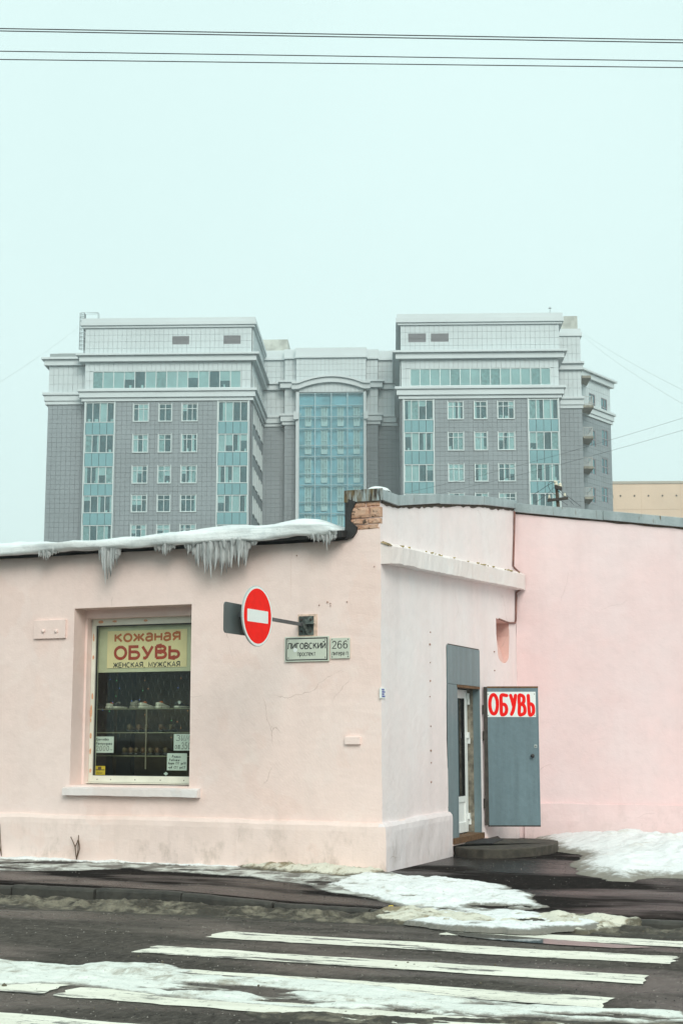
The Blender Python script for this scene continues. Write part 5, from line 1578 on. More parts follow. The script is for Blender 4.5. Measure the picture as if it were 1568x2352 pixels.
# dead stalks by the plinth
def weed(u, v, stems, label):
    c = PZ(u, v, 0.02)
    o = thing('dead_weed', label, 'weed', tuple(c), 'dead weeds at the plinth')
    for pts in stems:
        P3 = []
        for (uu, vv) in pts:
            q = PY(uu, vv, -0.13); P3.append(tuple(q))
        build(MB().tube(P3, 0.006, 5), 'stem', M['weed'], o)
weed(176, 1972, [[(176, 1974), (173, 1945), (167, 1930), (163, 1922)], [(176, 1974), (180, 1950), (181, 1918)], [(173, 1945), (178, 1935), (179, 1930)], [(176, 1974), (184, 1948), (181, 1930)]], 'dry brown weed stalks standing below the window')
weed(3, 1960, [[(4, 1966), (2, 1930), (0, 1892)], [(4, 1966), (0, 1945), (-6, 1930)]], 'single dry weed stalk at the far end of the plinth')
p = PZ(896, 2086, -0.06)
solo(wobble(MB().box(p[0] - .03, p[0] + .03, p[1] - .02, p[1] + .02, p[2] - 0.01, p[2] + .022), 0.03, 14, 5, 0.01), 'litter', M['yellow'], 'crumpled yellow wrapper lying in the kerb slush', 'litter')

# ------------------------------------------------------------------ office building far behind
PHI = math.radians(20.2)
DB = 155.0
ob = CAM + ray(580, 1688) * DB
OB = np.array([ob[0], ob[1], 0.0])
def loc(w):
    d = np.asarray(w, float) - OB
    c, s = math.cos(PHI), math.sin(PHI)
    return np.array([c * d[0] + s * d[1], -s * d[0] + c * d[1], d[2]])
CL = loc(CAM)
def lray(u, v):
    d = ray(u, v); c, s = math.cos(PHI), math.sin(PHI)
    return np.array([c * d[0] + s * d[1], -s * d[0] + c * d[1], d[2]])
def BY(u, v, y=0.0):
    d = lray(u, v); return CL + d * ((y - CL[1]) / d[1])
def BX(u, v, x):
    d = lray(u, v); return CL + d * ((x - CL[0]) / d[0])
def bx(u, y=0.0, v=1000): return BY(u, v, y)[0]
def bzv(v, u=390, y=0.0): return BY(u, v, y)[2]

off = thing('office_building', 'tall grey and white clad office block with glazed central bay behind the pink shop', 'building', tuple(OB))
off.rotation_euler = (0, 0, PHI)
ORG['office_building'] = (0, 0, 0)

unit = bpy.data.meshes.new('panel_unit')
unit.from_pydata([(-.5, -.5, -.5), (.5, -.5, -.5), (.5, .5, -.5), (-.5, .5, -.5), (-.5, -.5, .5), (.5, -.5, .5), (.5, .5, .5), (-.5, .5, .5)], [], BOXF)
UNITS = {}
def unit_mesh(matname):
    if matname not in UNITS:
        m = unit.copy(); m.materials.append(M[matname]); UNITS[matname] = m
    return UNITS[matname]
PC = {}
REST = {}
def rsub(r, o):
    """rectangle r minus opening o"""
    a0, a1, b0, b1 = r; c0, c1, d0, d1 = o
    if c1 <= a0 or c0 >= a1 or d1 <= b0 or d0 >= b1: return [r]
    out = []
    if b0 < d0: out.append((a0, a1, b0, d0))
    if d1 < b1: out.append((a0, a1, d1, b1))
    lo, hi = max(b0, d0), min(b1, d1)
    if a0 < c0: out.append((a0, c0, lo, hi))
    if c1 < a1: out.append((c1, a1, lo, hi))
    return out
def clad(P, s0, s1, z0, z1, tw, th_, mat, openings=(), single=True, d0=0.05, d1=0.14, gap=0.023, top_down=True):
    nx = max(1, round((s1 - s0) / tw)); w = (s1 - s0) / nx
    nz = max(1, round((z1 - z0) / th_)); h = (z1 - z0) / nz
    name = 'cladding_panel' if mat == 'grey_panel' else 'pale_panel'
    for j in range(nz - 1, -1, -1):
        for i in range(nx):
            rs_ = [(s0 + i * w + gap / 2, s0 + (i + 1) * w - gap / 2, z0 + j * h + gap / 2, z0 + (j + 1) * h - gap / 2)]
            for o in openings:
                rs_ = [q for r in rs_ for q in rsub(r, o)]
            for (a, b, c, d) in rs_:
                if b - a < 0.05 or d - c < 0.05: continue
                if single and PC.get(name, 0) < 300:
                    ob_ = bpy.data.objects.new(name, unit_mesh(mat))
                    m_ = P.pt((a + b) / 2, (c + d) / 2, (d0 + d1) / 2)
                    ob_.location = m_
                    ob_.rotation_euler = (0, 0, math.atan2(P.d[1], P.d[0]))
                    ob_.scale = (b - a, d1 - d0, d - c)
                    COL.objects.link(ob_); ob_.parent = off
                    PC[name] = PC.get(name, 0) + 1
                else:
                    REST.setdefault(mat, MB()).pbox(P, a, b, c, d, d0, d1)

rw = random.Random(77)
def window(P, s0, s1, z0, z1, cols=2, transom=None, glass='office_glass', frame='alu', fw=0.07, mode='mixed', room='office_room', surround=False, d=0.06):
    fm = MB()
    fm.pbox(P, s0, s0 + fw, z0, z1, 0.0, d + .05).pbox(P, s1 - fw, s1, z0, z1, 0.0, d + .05)
    fm.pbox(P, s0 + fw, s1 - fw, z1 - fw, z1, 0.0, d + .05).pbox(P, s0 + fw, s1 - fw, z0, z0 + fw, 0.0, d + .05)
    cw = (s1 - s0) / cols
    for k in range(1, cols): fm.pbox(P, s0 + k * cw - fw / 2, s0 + k * cw + fw / 2, z0 + fw, z1 - fw, 0.0, d + .045)
    if transom: fm.pbox(P, s0 + fw, s1 - fw, z0 + (z1 - z0) * transom - fw / 2, z0 + (z1 - z0) * transom + fw / 2, 0.0, d + .04)
    if surround:
        t = 0.07
        fm.pbox(P, s0 - t, s0, z0 - t, z1 + t, 0.0, 0.235).pbox(P, s1, s1 + t, z0 - t, z1 + t, 0.0, 0.235).pbox(P, s0, s1, z0 - t, z0, 0.0, 0.25)
    w = build(fm, 'window', M[frame], off)
    build(MB().pbox(P, s0 + fw, s1 - fw, z0 + fw, z1 - fw, 0.004, 0.008), 'interior', M[room], w)
    for k in range(cols):
        a, b = s0 + k * cw + fw * .5, s0 + (k + 1) * cw - fw * .5
        t = rw.random()
        H = z1 - z0
        if mode == 'pale': kind = 'full' if t < .75 else 'drape'
        elif mode == 'most': kind = 'full' if t < .38 else 'half' if t < .75 else 'drape' if t < .85 else 'none'
        elif mode == 'dark': kind = 'none' if t < .75 else 'half'
        else: kind = 'full' if t < .14 else 'half' if t < .38 else 'side' if t < .60 else 'drape' if t < .70 else 'none'
        if kind == 'full': build(MB().pbox(P, a, b, z0 + fw, z1 - fw, .012, .02), 'blind', M['curtain'], w)
        elif kind == 'half': build(MB().pbox(P, a, b, z1 - fw - H * rw.uniform(.18, .6), z1 - fw, .012, .02), 'blind', M['curtain'], w)
        elif kind == 'side':
            if rw.random() < .5: build(MB().pbox(P, a, a + (b - a) * rw.uniform(.3, .5), z0 + fw, z1 - fw, .012, .022), 'curtain', M['curtain'], w)
            else: build(MB().pbox(P, b - (b - a) * rw.uniform(.3, .5), b, z0 + fw, z1 - fw, .012, .022), 'curtain', M['curtain'], w)
        elif kind == 'drape': build(MB().pbox(P, a, b, z0 + fw, z1 - fw, .012, .02), 'curtain', M['drape'], w)
        if rw.random() < 0.22 and kind != 'full':
            q = rw.uniform(a, b - .3); build(MB().pbox(P, q, q + rw.uniform(.15, .4), z0 + fw, z0 + fw + rw.uniform(.12, .4), .014, .03), 'sill_clutter', M['curtain'] if rw.random() < .6 else M['drape'], w)
    build(MB().pbox(P, s0 + fw * .5, s1 - fw * .5, z0 + fw * .5, z1 - fw * .5, d - .01, d), 'pane', M[glass], w)
    return w

FP = Plane((0, 0), (1, 0))
ZG0 = bzv(1262)                    # how far down the cladding is built in pieces
# left and right tower blocks share their levels
lev = dict(top=732, band0=741, band1=747, att=752, c1t=814, c1m=819, c1b=832, wt=852, wb=893, c2t=895, c2m=901, c2b=914, c2c=922, gt=924)
LZ = {k: bzv(v) for k, v in lev.items()}
rows = [(928, 968), (998, 1039), (1070, 1110), (1137, 1176), (1205, 1243)]
RZ = [(bzv(b, 380), bzv(a, 380)) for a, b in rows]

def tower(x0, x1, depth, att_x0, att_x1, ztop, strips, cols3, ribbon, vents, seed):
    # solid core
    build(MB().box(x0, x1, 0.0, depth, 0, LZ['gt'] - 0.01), 'core', M['dark_joint'], off)
    build(MB().box(x0, x1, 0.002, depth, LZ['gt'], LZ['c1b']), 'upper_core', M['light_joint'], off)
    build(MB().box(att_x0, att_x1, 0.3, depth, LZ['c1b'] + 0.01, ztop - 0.1), 'attic_core', M['light_joint'], off)
    # cornices
    def band(a0, a1, z0, z1, p, y0=0.0, dp=depth): return MB().box(a0 - p, a1 + p, y0 - p, dp - 0.1, z0, z1)
    for (z0, z1, p) in ((LZ['c1b'], LZ['c1m'] - 0.02, 0.62), (LZ['c1m'], LZ['c1t'], 0.95), (LZ['c2t'] - 0.30, LZ['c2t'], 0.72), (LZ['c2b'], LZ['c2t'] - 0.32, 0.52), (LZ['c2c'], LZ['c2b'] - 0.02, 0.30)):
        build(band(x0, x1, z0, z1, p), 'cornice', M['light_trim'], off, bevel=0.03)
    for (z0, z1, p) in ((LZ['att'], LZ['band1'] - 0.02, 0.34), (LZ['band1'], ztop - 0.45, 0.52), (ztop - 0.43, ztop, 0.40)):
        build(band(att_x0, att_x1, z0, z1, p, 0.3), 'parapet_band', M['light_trim'], off, bevel=0.02)
    # attic panels and louvres
    AP = Plane((0, 0.3), (1, 0))
    clad(AP, att_x0, att_x1, LZ['c1t'] + 0.02, LZ['att'] - 0.02, 0.53, 0.73, 'light_panel', vents)
    for (a, b, c, d) in vents:
        lv = build(MB().pbox(AP, a, b, c, d, 0.02, 0.08), 'louvre', M['dark_joint'], off)
        n = 7
        for k in range(n):
            zz = c + (d - c) * (k + 0.15) / n
            build(MB().pbox(AP, a, b, zz, zz + (d - c) / n * 0.55, 0.08, 0.16), 'slat', M['louvre'], lv)
    # top storey with ribbon window
    clad(FP, x0, x1, LZ['c2t'] + 0.02, LZ['c1b'] - 0.02, 0.53, 0.96, 'light_panel', [(ribbon[0], ribbon[1], LZ['wb'] - 0.05, LZ['wt'])])
    window(FP, ribbon[0], ribbon[1], LZ['wb'] + 0.02, LZ['wt'], cols=ribbon[2], fw=0.09, mode=ribbon[3])
    # grey storeys
    op = []
    for (a, b) in strips: op.append((a, b, ZG0 - 1, LZ['c2c']))
    for (za, zb) in RZ:
        for (a, b) in cols3: op.append((a - 0.07, b + 0.07, za - 0.07, zb + 0.03))
    clad(FP, x0, x1, ZG0, LZ['c2c'] - 0.02, 0.53, 0.545, 'grey_panel', op)
    for (za, zb) in RZ:
        for i, (a, b) in enumerate(cols3): window(FP, a, b, za, zb, cols=3 if i != 1 else 2, transom=0.72, fw=0.07, surround=True)
    zs_ = [bzv(v, 380) for v in (924, 970, 998, 1040, 1071, 1111, 1138, 1178, 1206, 1246)]
    for (a, b) in strips:
        build(MB().pbox(FP, a - 0.02, a + 0.10, ZG0, LZ['c2c'] - 0.03, 0.0, 0.27).pbox(FP, b - 0.10, b + 0.02, ZG0, LZ['c2c'] - 0.03, 0.0, 0.27), 'strip_jamb', M['alu'], off)
        for k in range(0, 10, 2):
            window(FP, a + 0.1, b - 0.1, zs_[k + 1], min(zs_[k], LZ['c2c'] - 0.03), cols=4, fw=0.08, d=0.12)
            if k + 2 < 10:
                cw = (b - a - 0.2) / 4
                for q in range(4):
                    build(MB().pbox(FP, a + 0.1 + q * cw + 0.025, a + 0.1 + (q + 1) * cw - 0.025, zs_[k + 2] + 0.03, zs_[k + 1] - 0.03, 0.0, 0.17), 'spandrel_panel', M['spandrel'], off)
        build(MB().pbox(FP, a + 0.1, b - 0.1, ZG0, zs_[9], 0.0, 0.12), 'spandrel_panel', M['spandrel'], off)

yL = 0.0
lx0, lx1 = bx(192.5, 0, 1000), bx(575.5, 0, 1000)
ltop = bzv(730)
tower(lx0, lx1, 14.4, bx(197, .3, 780), bx(578.5, .3, 780), ltop,
      [(bx(194.5), bx(264.5)), (bx(499), bx(571.5))],
      [(bx(306.5), bx(340.5)), (bx(365), bx(394)), (bx(418), bx(453))],
      (bx(213.5, 0, 870), bx(554, 0, 870), 14, 'most'),
      [(bx(396.5, .3, 780), bx(435, .3, 780), bzv(790, 415), bzv(771, 415)), (bx(514, .3, 780), bx(553, .3, 780), bzv(789, 530), bzv(769.5, 530))], 1)
rx0, rx1 = bx(921.5, 0, 1000), bx(1285, 0, 1000)
rtop = bzv(720, 1100)
tower(rx0, rx1, 14.4, bx(919.5, .3, 780), bx(1283, .3, 780), rtop,
      [(bx(926), bx(997)), (bx(1212), bx(1284))],
      [(bx(1028.5), bx(1063.5)), (bx(1089), bx(1118)), (bx(1143), bx(1180.5))],
      (bx(941, 0, 870), bx(1264, 0, 870), 14, 'pale'),
      [(bx(937, .3, 780), bx(977.5, .3, 780), bzv(785, 957), bzv(765, 957)), (bx(989, .3, 780), bx(1029, .3, 780), bzv(784, 1010), bzv(765, 1010))], 2)

# inner side of the left tower, facing the recess
SP = Plane((lx1, 0), (0, 1))
sop = []
cols_side = [(1.6, 3.4), (4.6, 6.4), (7.6, 9.4), (10.6, 12.4)]
for (za, zb) in RZ:
    for (a, b) in cols_side: sop.append((a, b, za, zb))
tops = []
for (a, b) in cols_side[:]: tops.append((a, b, LZ['wb'] + 0.2, LZ['wt']))
clad(SP, 0.25, 13.9, ZG0, LZ['c2c'] - 0.02, 0.55, 0.545, 'grey_panel', sop, single=False)
clad(SP, 0.25, 13.9, LZ['c2t'] + .02, LZ['c1b'] - .02, 0.55, 0.96, 'light_panel', tops, single=False)
clad(Plane((bx(578.5, .3, 780), 0.3), (0, 1)), 0.2, 13.6, LZ['c1t'] + .02, LZ['att'] - .02, 0.55, 0.73, 'light_panel', (), single=False)
for (a, b, za, zb) in sop + tops: window(SP, a, b, za, zb, cols=2, fw=0.09, surround=True)
# outer sides of the towers get plain cladding as well
clad(Plane((rx0, 14), (0, -1)), 0.2, 13.8, ZG0, LZ['c2c'] - .02, 0.55, 0.545, 'grey_panel', (), single=False)
clad(Plane((rx0, 14), (0, -1)), 0.2, 13.8, LZ['c2t'] + .02, LZ['c1b'] - .02, 0.55, 0.96, 'light_panel', (), single=False)
clad(Plane((rx1, 0), (0, 1)), 0.2, 5.2, ZG0, LZ['c2c'] - .02, 0.55, 0.545, 'grey_panel', (), single=False)

# set-back wings
def wing(x0, x1, y, depth, ztop, kmain=True):
    WPn = Plane((0, y), (1, 0))
    build(MB().box(x0, x1, y, y + depth, 0, LZ['c2c']), 'core', M['dark_joint'], off)
    build(MB().box(x0, x1, y + .002, y + depth, LZ['c2c'] + .01, ztop - .02), 'upper_core', M['light_joint'], off)
    for (z0, z1, p) in ((LZ['c1b'], LZ['c1m'] - 0.02, 0.5), (LZ['c1m'], LZ['c1t'], 0.8), (LZ['c2t'] - 0.30, LZ['c2t'], 0.6), (LZ['c2b'], LZ['c2t'] - 0.32, 0.42), (LZ['c2c'], LZ['c2b'] - 0.02, 0.3)):
        build(MB().box(x0 - p, x1 + p * 0.4, y - p, y + depth - .2, z0, z1), 'cornice', M['light_trim'], off, bevel=0.03)
    clad(WPn, x0, x1, ZG0, LZ['c2c'] - .02, 0.53, 0.545, 'grey_panel')
    clad(WPn, x0, x1, LZ['c2t'] + .02, LZ['c1b'] - .02, 0.53, 0.96, 'light_panel')
    return WPn
w0, w1 = bx(109.5, 1.4), lx0 - 0.03
wing(w0, w1, 1.4, 13, LZ['c1t'] + 0.6)
build(MB().box(w0 + 0.7, w1 - .3, 2.3, 13, LZ['c1t'] + .02, bzv(811, 150, 2.3)), 'roof_kerb', M['light_trim'], off)
w2, w3 = rx1 + 0.25, bx(1337, 5.3, 1000)
zt5 = bzv(756, 1310, 5.3)
RW = wing(w2, w3, 5.3, 9, zt5)
clad(RW, w2, w3, LZ['c1t'] + .02, zt5 - .9, 0.53, 0.9, 'light_panel', (), single=False)
build(MB().box(w2, w3 + .2, 5.0, 14, zt5 - .88, zt5 - .45).box(w2, w3 + .05, 5.1, 14, zt5 - .43, zt5), 'parapet_band', M['light_trim'], off)
build(MB().box(bx(1287, 6, 740), bx(1325, 6, 740), 6, 12, zt5, bzv(726, 1305, 6)), 'chimney', M['concrete'], off)
build(MB().box(bx(598, 15, 790), bx(661, 15, 790), 15, 20, bzv(815, 620, 15), bzv(780, 620, 15)), 'roof_house', M['concrete'], off)

# recess wall and the glazed bay
YR = 14.0
r0_, r1_ = lx1 - 0.02, rx0 + 0.02
def zr(v, y=YR, u=630): return bzv(v, u, y)
def stage(x0, x1, y, top_v, c_top, name_u):
    """wall strip of the recess with its own parapet and cornices, y its face"""
    Pn = Plane((0, y), (1, 0))
    zt_ = bzv(top_v, name_u, y)
    build(MB().box(x0, x1, y, 19, 0, LZ['c2c']), 'core', M['dark_joint'], off)
    build(MB().box(x0, x1, y + .002, 19, LZ['c2c'] + .01, zt_ - .05), 'upper_core', M['light_joint'], off)
    build(MB().box(x0 - .1, x1 + .1, y - .25, 18.5, zt_ - 0.95, zt_ - .02), 'parapet_band', M['light_trim'], off, bevel=0.02)
    build(MB().box(x0 - .1, x1 + .1, y - .42, 18.5, zt_ - 1.25, zt_ - .97), 'parapet_band', M['light_trim'], off, bevel=0.02)
    clad(Pn, x0, x1, LZ['c1t'] + .02, zt_ - 1.27, 0.53, 0.75, 'light_panel', (), single=False)
    clad(Pn, x0, x1, LZ['c2t'] + .02, LZ['c1b'] - .02, 0.53, 1.15, 'light_panel', (), single=False)
    clad(Pn, x0, x1, ZG0 - 2, LZ['c2c'] - .02, 0.53, 0.545, 'grey_panel', (), single=False)
    for (z0, z1, p) in ((LZ['c1b'], LZ['c1m'] - 0.02, 0.55), (LZ['c1m'], LZ['c1t'], 0.8), (LZ['c2t'] - 0.30, LZ['c2t'], 0.62), (LZ['c2b'], LZ['c2t'] - 0.32, 0.48), (LZ['c2c'], LZ['c2b'] - 0.02, 0.3)):
        build(MB().box(x0 - (p if c_top else -.005), x1 + (p if c_top else -.005), y - p, 18, z0, z1), 'cornice', M['light_trim'], off, bevel=0.02)
    return zt_
xa0, xa1 = bx(654, 13, 900), bx(867.5, 13, 900)
xb0, xb1 = bx(680, 12, 900), bx(840.5, 12, 900)
stage(r0_, xa0 - .01, YR, 806, False, 630)
stage(xa1 + .01, r1_, YR, 806, False, 890)
stage(xa0, xb0 - .01, 13.0, 803, True, 665)
stage(xb1 + .01, xa1, 13.0, 803, True, 855)
# bay
yb = 12.0
BP = Plane((0, yb), (1, 0))
zbt = bzv(799, 760, yb)
build(MB().box(xb0, xb1, yb + 0.8, 18.9, 0, zbt - .05), 'core', M['light_joint'], off)
build(MB().box(xb0 - .1, xb1 + .1, yb - .2, 18.4, zbt - .98, zbt), 'parapet_band', M['light_trim'], off, bevel=0.02)
build(MB().box(xb0 - .15, xb1 + .15, yb - .4, 18.4, zbt - 1.3, zbt - 1.0), 'parapet_band', M['light_trim'], off, bevel=0.02)
z_arch_c = bzv(868, 760, yb); z_arch_e = bzv(884, 690, yb)
g0, g1 = bx(686.5, yb, 1000), bx(835, yb, 1000)
zg_top = bzv(903, 760, yb)
build(MB().box(xb0, xb1, yb + .002, yb + .79, zg_top + .1, zbt - 1.32), 'upper_core', M['light_joint'], off)
clad(BP, xb0, xb1, z_arch_e + .3, zbt - 1.32, 0.50, 0.75, 'light_panel', (), single=False)
clad(BP, g0, g1, zg_top + .1, z_arch_e + .25, 0.50, 1.5, 'light_panel', (), single=False)
# curved cornice
for (dz0, dz1, p) in ((-0.62, -0.02, 0.55), (0.0, 0.26, 0.8)):
    mb = MB()
    n = 28
    xe0, xe1 = xb0 - 0.5, xb1 + 0.5
    for i in range(n + 1):
        x = xe0 + (xe1 - xe0) * i / n
        t = (x - (xb0 + .4)) / (xb1 - xb0 - .8)
        rise = (z_arch_c - z_arch_e) * (math.sin(math.pi * min(1, max(0, t))) ** 0.8 if 0 < t < 1 else 0)
        zc_ = z_arch_e + rise
        mb.v += [(x, yb - p, zc_ + dz0), (x, yb - p, zc_ + dz1), (x, yb + .6, zc_ + dz1), (x, yb + .6, zc_ + dz0)]
    for i in range(n):
        for k in range(4): mb.f.append((i * 4 + k, (i + 1) * 4 + k, (i + 1) * 4 + (k + 1) % 4, i * 4 + (k + 1) % 4))
    mb.f += [(0, 1, 2, 3), (n * 4 + 3, n * 4 + 2, n * 4 + 1, n * 4)]
    build(mb, 'arched_cornice', M['light_trim'], off)
zlow = ZG0 - 3
build(MB().pbox(BP, xb0, g0, zlow, zg_top + .1, -0.7, 0.30).pbox(BP, g1, xb1, zlow, zg_top + .1, -0.7, 0.30), 'bay_jamb', M['light_trim'], off)
for a, b in ((xb0 - .25, g0 - .02), (g1 + .02, xb1 + .25)): build(MB().pbox(BP, a, b, LZ['c2b'], LZ['c2t'], 0.3, 0.6), 'jamb_capital', M['light_trim'], off)
bay = build(MB().pbox(BP, g0, g1, zlow, zg_top + .1, -0.50, -0.46), 'bay_window', M['bay_backing'], off)  # backing sheet behind the glass and the added reflection shapes
vl = [903, 931, 957, 984, 1023, 1048, 1088, 1114, 1153, 1179, 1215, 1243]
zl_ = [bzv(v, 760, yb) for v in vl]
cw = (g1 - g0) / 4
for k in range(5):
    s_ = g0 + k * cw
    build(MB().pbox(BP, s_ - 0.05, s_ + 0.05, zlow, zg_top + .05, -0.15, 0.06), 'mullion', M['bay_frame'], bay)
for z in zl_: build(MB().pbox(BP, g0 + .05, g1 - .05, z - .035, z + .035, -0.14, 0.055), 'transom', M['bay_frame'], bay)
for k in range(4):
    for i in range(len(zl_) - 1):
        if i in (1, ): pass
        build(MB().pbox(BP, g0 + k * cw + .05, g0 + (k + 1) * cw - .05, zl_[i + 1] + .035, zl_[i] - .035, -0.02, 0.0), 'pane', M['bay_glass'], bay)
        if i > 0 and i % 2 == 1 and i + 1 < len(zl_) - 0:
            # added window shape behind the glass, standing in for a reflection
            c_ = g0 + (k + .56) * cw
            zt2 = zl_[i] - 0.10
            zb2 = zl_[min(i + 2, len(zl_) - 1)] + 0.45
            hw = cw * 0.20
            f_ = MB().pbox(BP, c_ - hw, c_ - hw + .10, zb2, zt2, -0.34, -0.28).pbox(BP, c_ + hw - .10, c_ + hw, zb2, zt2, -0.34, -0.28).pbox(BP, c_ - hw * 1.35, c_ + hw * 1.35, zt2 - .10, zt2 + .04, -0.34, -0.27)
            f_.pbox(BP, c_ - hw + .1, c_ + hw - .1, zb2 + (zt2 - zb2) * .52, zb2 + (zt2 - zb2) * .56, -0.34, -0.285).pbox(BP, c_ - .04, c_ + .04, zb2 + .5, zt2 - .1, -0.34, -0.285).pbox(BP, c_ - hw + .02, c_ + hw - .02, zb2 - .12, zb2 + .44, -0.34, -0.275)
            build(f_, 'reflected_window', M['curtain'], bay)
            build(MB().pbox(BP, c_ - hw + .1, c_ + hw - .1, zb2 + .44, zt2 - .1, -0.42, -0.40), 'reflected_pane', M['drape'], bay)

# volume turned away at the right end, with balconies
pA = BY(1356, 864, 10.5)
dV = np.array([0.58, 0.81]); dV /= np.hypot(*dV)
VP = Plane((pA[0] - 0.0, 10.5), dV)
def VPs(u, v):
    d = lray(u, v)
    A = np.array([[d[0], -VP.d[0]], [d[1], -VP.d[1]]])
    t, s = np.linalg.solve(A, np.array([VP.o[0] - CL[0], VP.o[1] - CL[1]]))
    return s, CL[2] + d[2] * t
sv0, sv1 = -3.6, VPs(1400, 1000)[0]
def vbox(s0, s1, z0, z1, d0, d1): return MB().pbox(VP, s0, s1, z0, z1, d0, d1)
build(vbox(sv0, sv1, 0, LZ['c2c'], -9, 0), 'core', M['dark_joint'], off)
build(vbox(sv0, sv1, LZ['c2c'] + .01, LZ['c1m'], -9, -.002), 'upper_core', M['light_joint'], off)
for (z0, z1, p) in ((LZ['c1b'], LZ['c1m'] - 0.02, 0.5), (LZ['c1m'], LZ['c1t'], 0.8), (LZ['c2t'] - 0.30, LZ['c2t'], 0.6), (LZ['c2b'], LZ['c2t'] - 0.32, 0.42), (LZ['c2c'], LZ['c2b'] - 0.02, 0.3)):
    build(vbox(sv0, sv1 + p, z0, z1, -8, p), 'cornice', M['light_trim'], off, bevel=0.03)
vops, vtop = [], []
for (va, vb) in ((988, 1026), (1053, 1090), (1119, 1155), (1186, 1222)):
    for (ua, ub) in ((1350, 1365), (1379, 1393)):
        a = VPs(ua, (va + vb) / 2)[0]; b = VPs(ub, (va + vb) / 2)[0]
        z1 = VPs((ua + ub) / 2, va)[1]; z0 = VPs((ua + ub) / 2, vb)[1]
        vops.append((a, b, z0, z1))
for (ua, ub) in ((1350, 1364), (1377, 1391)):
    vtop.append((VPs(ua, 935)[0], VPs(ub, 935)[0], VPs(1384, 953)[1], VPs(1384, 916)[1]))
clad(VP, sv0, sv1, ZG0 - 1, LZ['c2c'] - .02, 0.6, 0.6, 'grey_panel', vops, single=False)
clad(VP, sv0, sv1, LZ['c2t'] + .02, LZ['c1b'] - .02, 0.6, 0.96, 'light_panel', vtop, single=False)
for (a, b, z0, z1) in vops + vtop: window(VP, a, b, z0, z1, cols=2, transom=.45, fw=0.09, frame='mauve_frame')
for k, v in enumerate((863, 931, 1002, 1071, 1141)):
    xw = w3 + 0.12
    x1_ = bx(1362 if k else 1356, 5.6, v)
    zt_ = bzv(v, 1345, 5.6)
    b_ = build(MB().box(xw, x1_, 5.5, 11.0, zt_ - 0.28, zt_), 'balcony', M['soffit'], off)
    if k == 0: continue
    for zz in (0.12, 1.02): build(MB().box(xw, x1_ - .08, 5.56, 5.60, zt_ + zz, zt_ + zz + 0.05).box(x1_ - .12, x1_ - .08, 5.6, 10.8, zt_ + zz, zt_ + zz + .05), 'rail', M['rail'], b_)
    nb_ = 5
    for q in range(nb_ + 1):
        xx = xw + (x1_ - .1 - xw) * q / nb_
        build(MB().box(xx - .02, xx + .02, 5.565, 5.595, zt_, zt_ + 1.02), 'baluster', M['rail'], b_)
    for q in range(12):
        yy = 5.9 + q * 0.42
        build(MB().box(x1_ - .115, x1_ - .085, yy, yy + .035, zt_, zt_ + 1.02), 'baluster', M['rail'], b_)
# joined remainder of the cladding
for m_, mb in REST.items():
    tag(build(mb, 'cladding_panel' if m_ == 'grey_panel' else 'pale_panel', M[m_], off, fix=False), kind='stuff')
# roof ladder with cage, hatch, aerial
lad = MB()
lxa, lxb = bx(183.5, 1.0, 790), bx(195.5, 1.0, 790)
zc0, zc1 = bzv(802, 190, 1.0), bzv(720, 190, 1.0)
xm, rad = lxb - 0.06, (lxb - lxa)
for k in range(10):
    z = zc0 + (zc1 - zc0) * k / 9
    lad.tube([(xm - rad * math.sin(a), 1.0 - 0.36 * math.cos(a), z) for a in np.linspace(0, math.pi, 9)], 0.022, 4)
for a in np.linspace(0.1, math.pi - .1, 6):
    lad.tube([(xm - rad * math.sin(a), 1.0 - .36 * math.cos(a), zc0), (xm - rad * math.sin(a), 1.0 - .36 * math.cos(a), zc1)], 0.016, 4)
for y in (0.72, 1.28): lad.tube([(xm, y, zc0 - 1), (xm, y, zc1), (xm + 1.55, y, zc1 + .02), (xm + 1.55, y, ltop)], 0.030, 4)
for k in range(14): lad.tube([(xm, .72, zc0 + k * .3), (xm, 1.28, zc0 + k * .3)], 0.015, 4)
build(lad, 'roof_ladder', M['dark_metal'], off)
hx = bx(1229, 3, 716)
build(MB().box(hx - .45, hx + .45, 2.6, 3.4, rtop - .1, rtop + .18).box(hx - .62, hx + .62, 2.4, 3.6, rtop + .18, rtop + .30), 'roof_vent', M['dark_metal'], off)
ax = bx(1262, 3, 712)
build(MB().tube([(ax, 3, rtop - .2), (ax, 3, bzv(704, 1262, 3))], 0.025, 5).tube([(ax - .18, 3, bzv(708, 1262, 3)), (ax + .18, 3, bzv(708, 1262, 3))], 0.05, 5), 'aerial', M['dark_metal'], off)

# ------------------------------------------------------------------ beige block at the right
bg = CAM + ray(1395, 1688) * 185.0
OG = np.array([bg[0], bg[1], 0.0])
be = thing('beige_building', 'plain beige panel building with small vents right of the office block', 'building', tuple(OG))
be.rotation_euler = (0, 0, PHI)
ORG['beige_building'] = (0, 0, 0)
mpp = 185.0 / F
ztb = CAM[2] + 1.0 * (ray(1480, 1090)[2] * 185.0)
build(MB().box(0, 30, 0, 25, 0, ztb - .35), 'wall', M['beige'], be)
build(MB().box(-.1, 30.1, -.12, 25.1, ztb - .34, ztb), 'coping', M['beige_trim'], be)
for k in range(6):
    for j in range(3):
        build(MB().box(0.03 + k * 5.2, 5.17 + k * 5.2, -0.04, 0.0, ztb - .4 - (j + 1) * 3.4 + .03, ztb - .4 - j * 3.4), 'wall_panel', M['beige'], be)
for k in range(8):
    x = (1442 - 1397) * mpp + k * 1.83
    build(MB().box(x - .09, x + .09, -0.10, -0.03, ztb - 2.05, ztb - 1.85), 'drain_hole', M['rusty_dark'], be)
xv = (1418 - 1397) * mpp; zv = ztb - (1126 - 1090) * mpp * 1.02
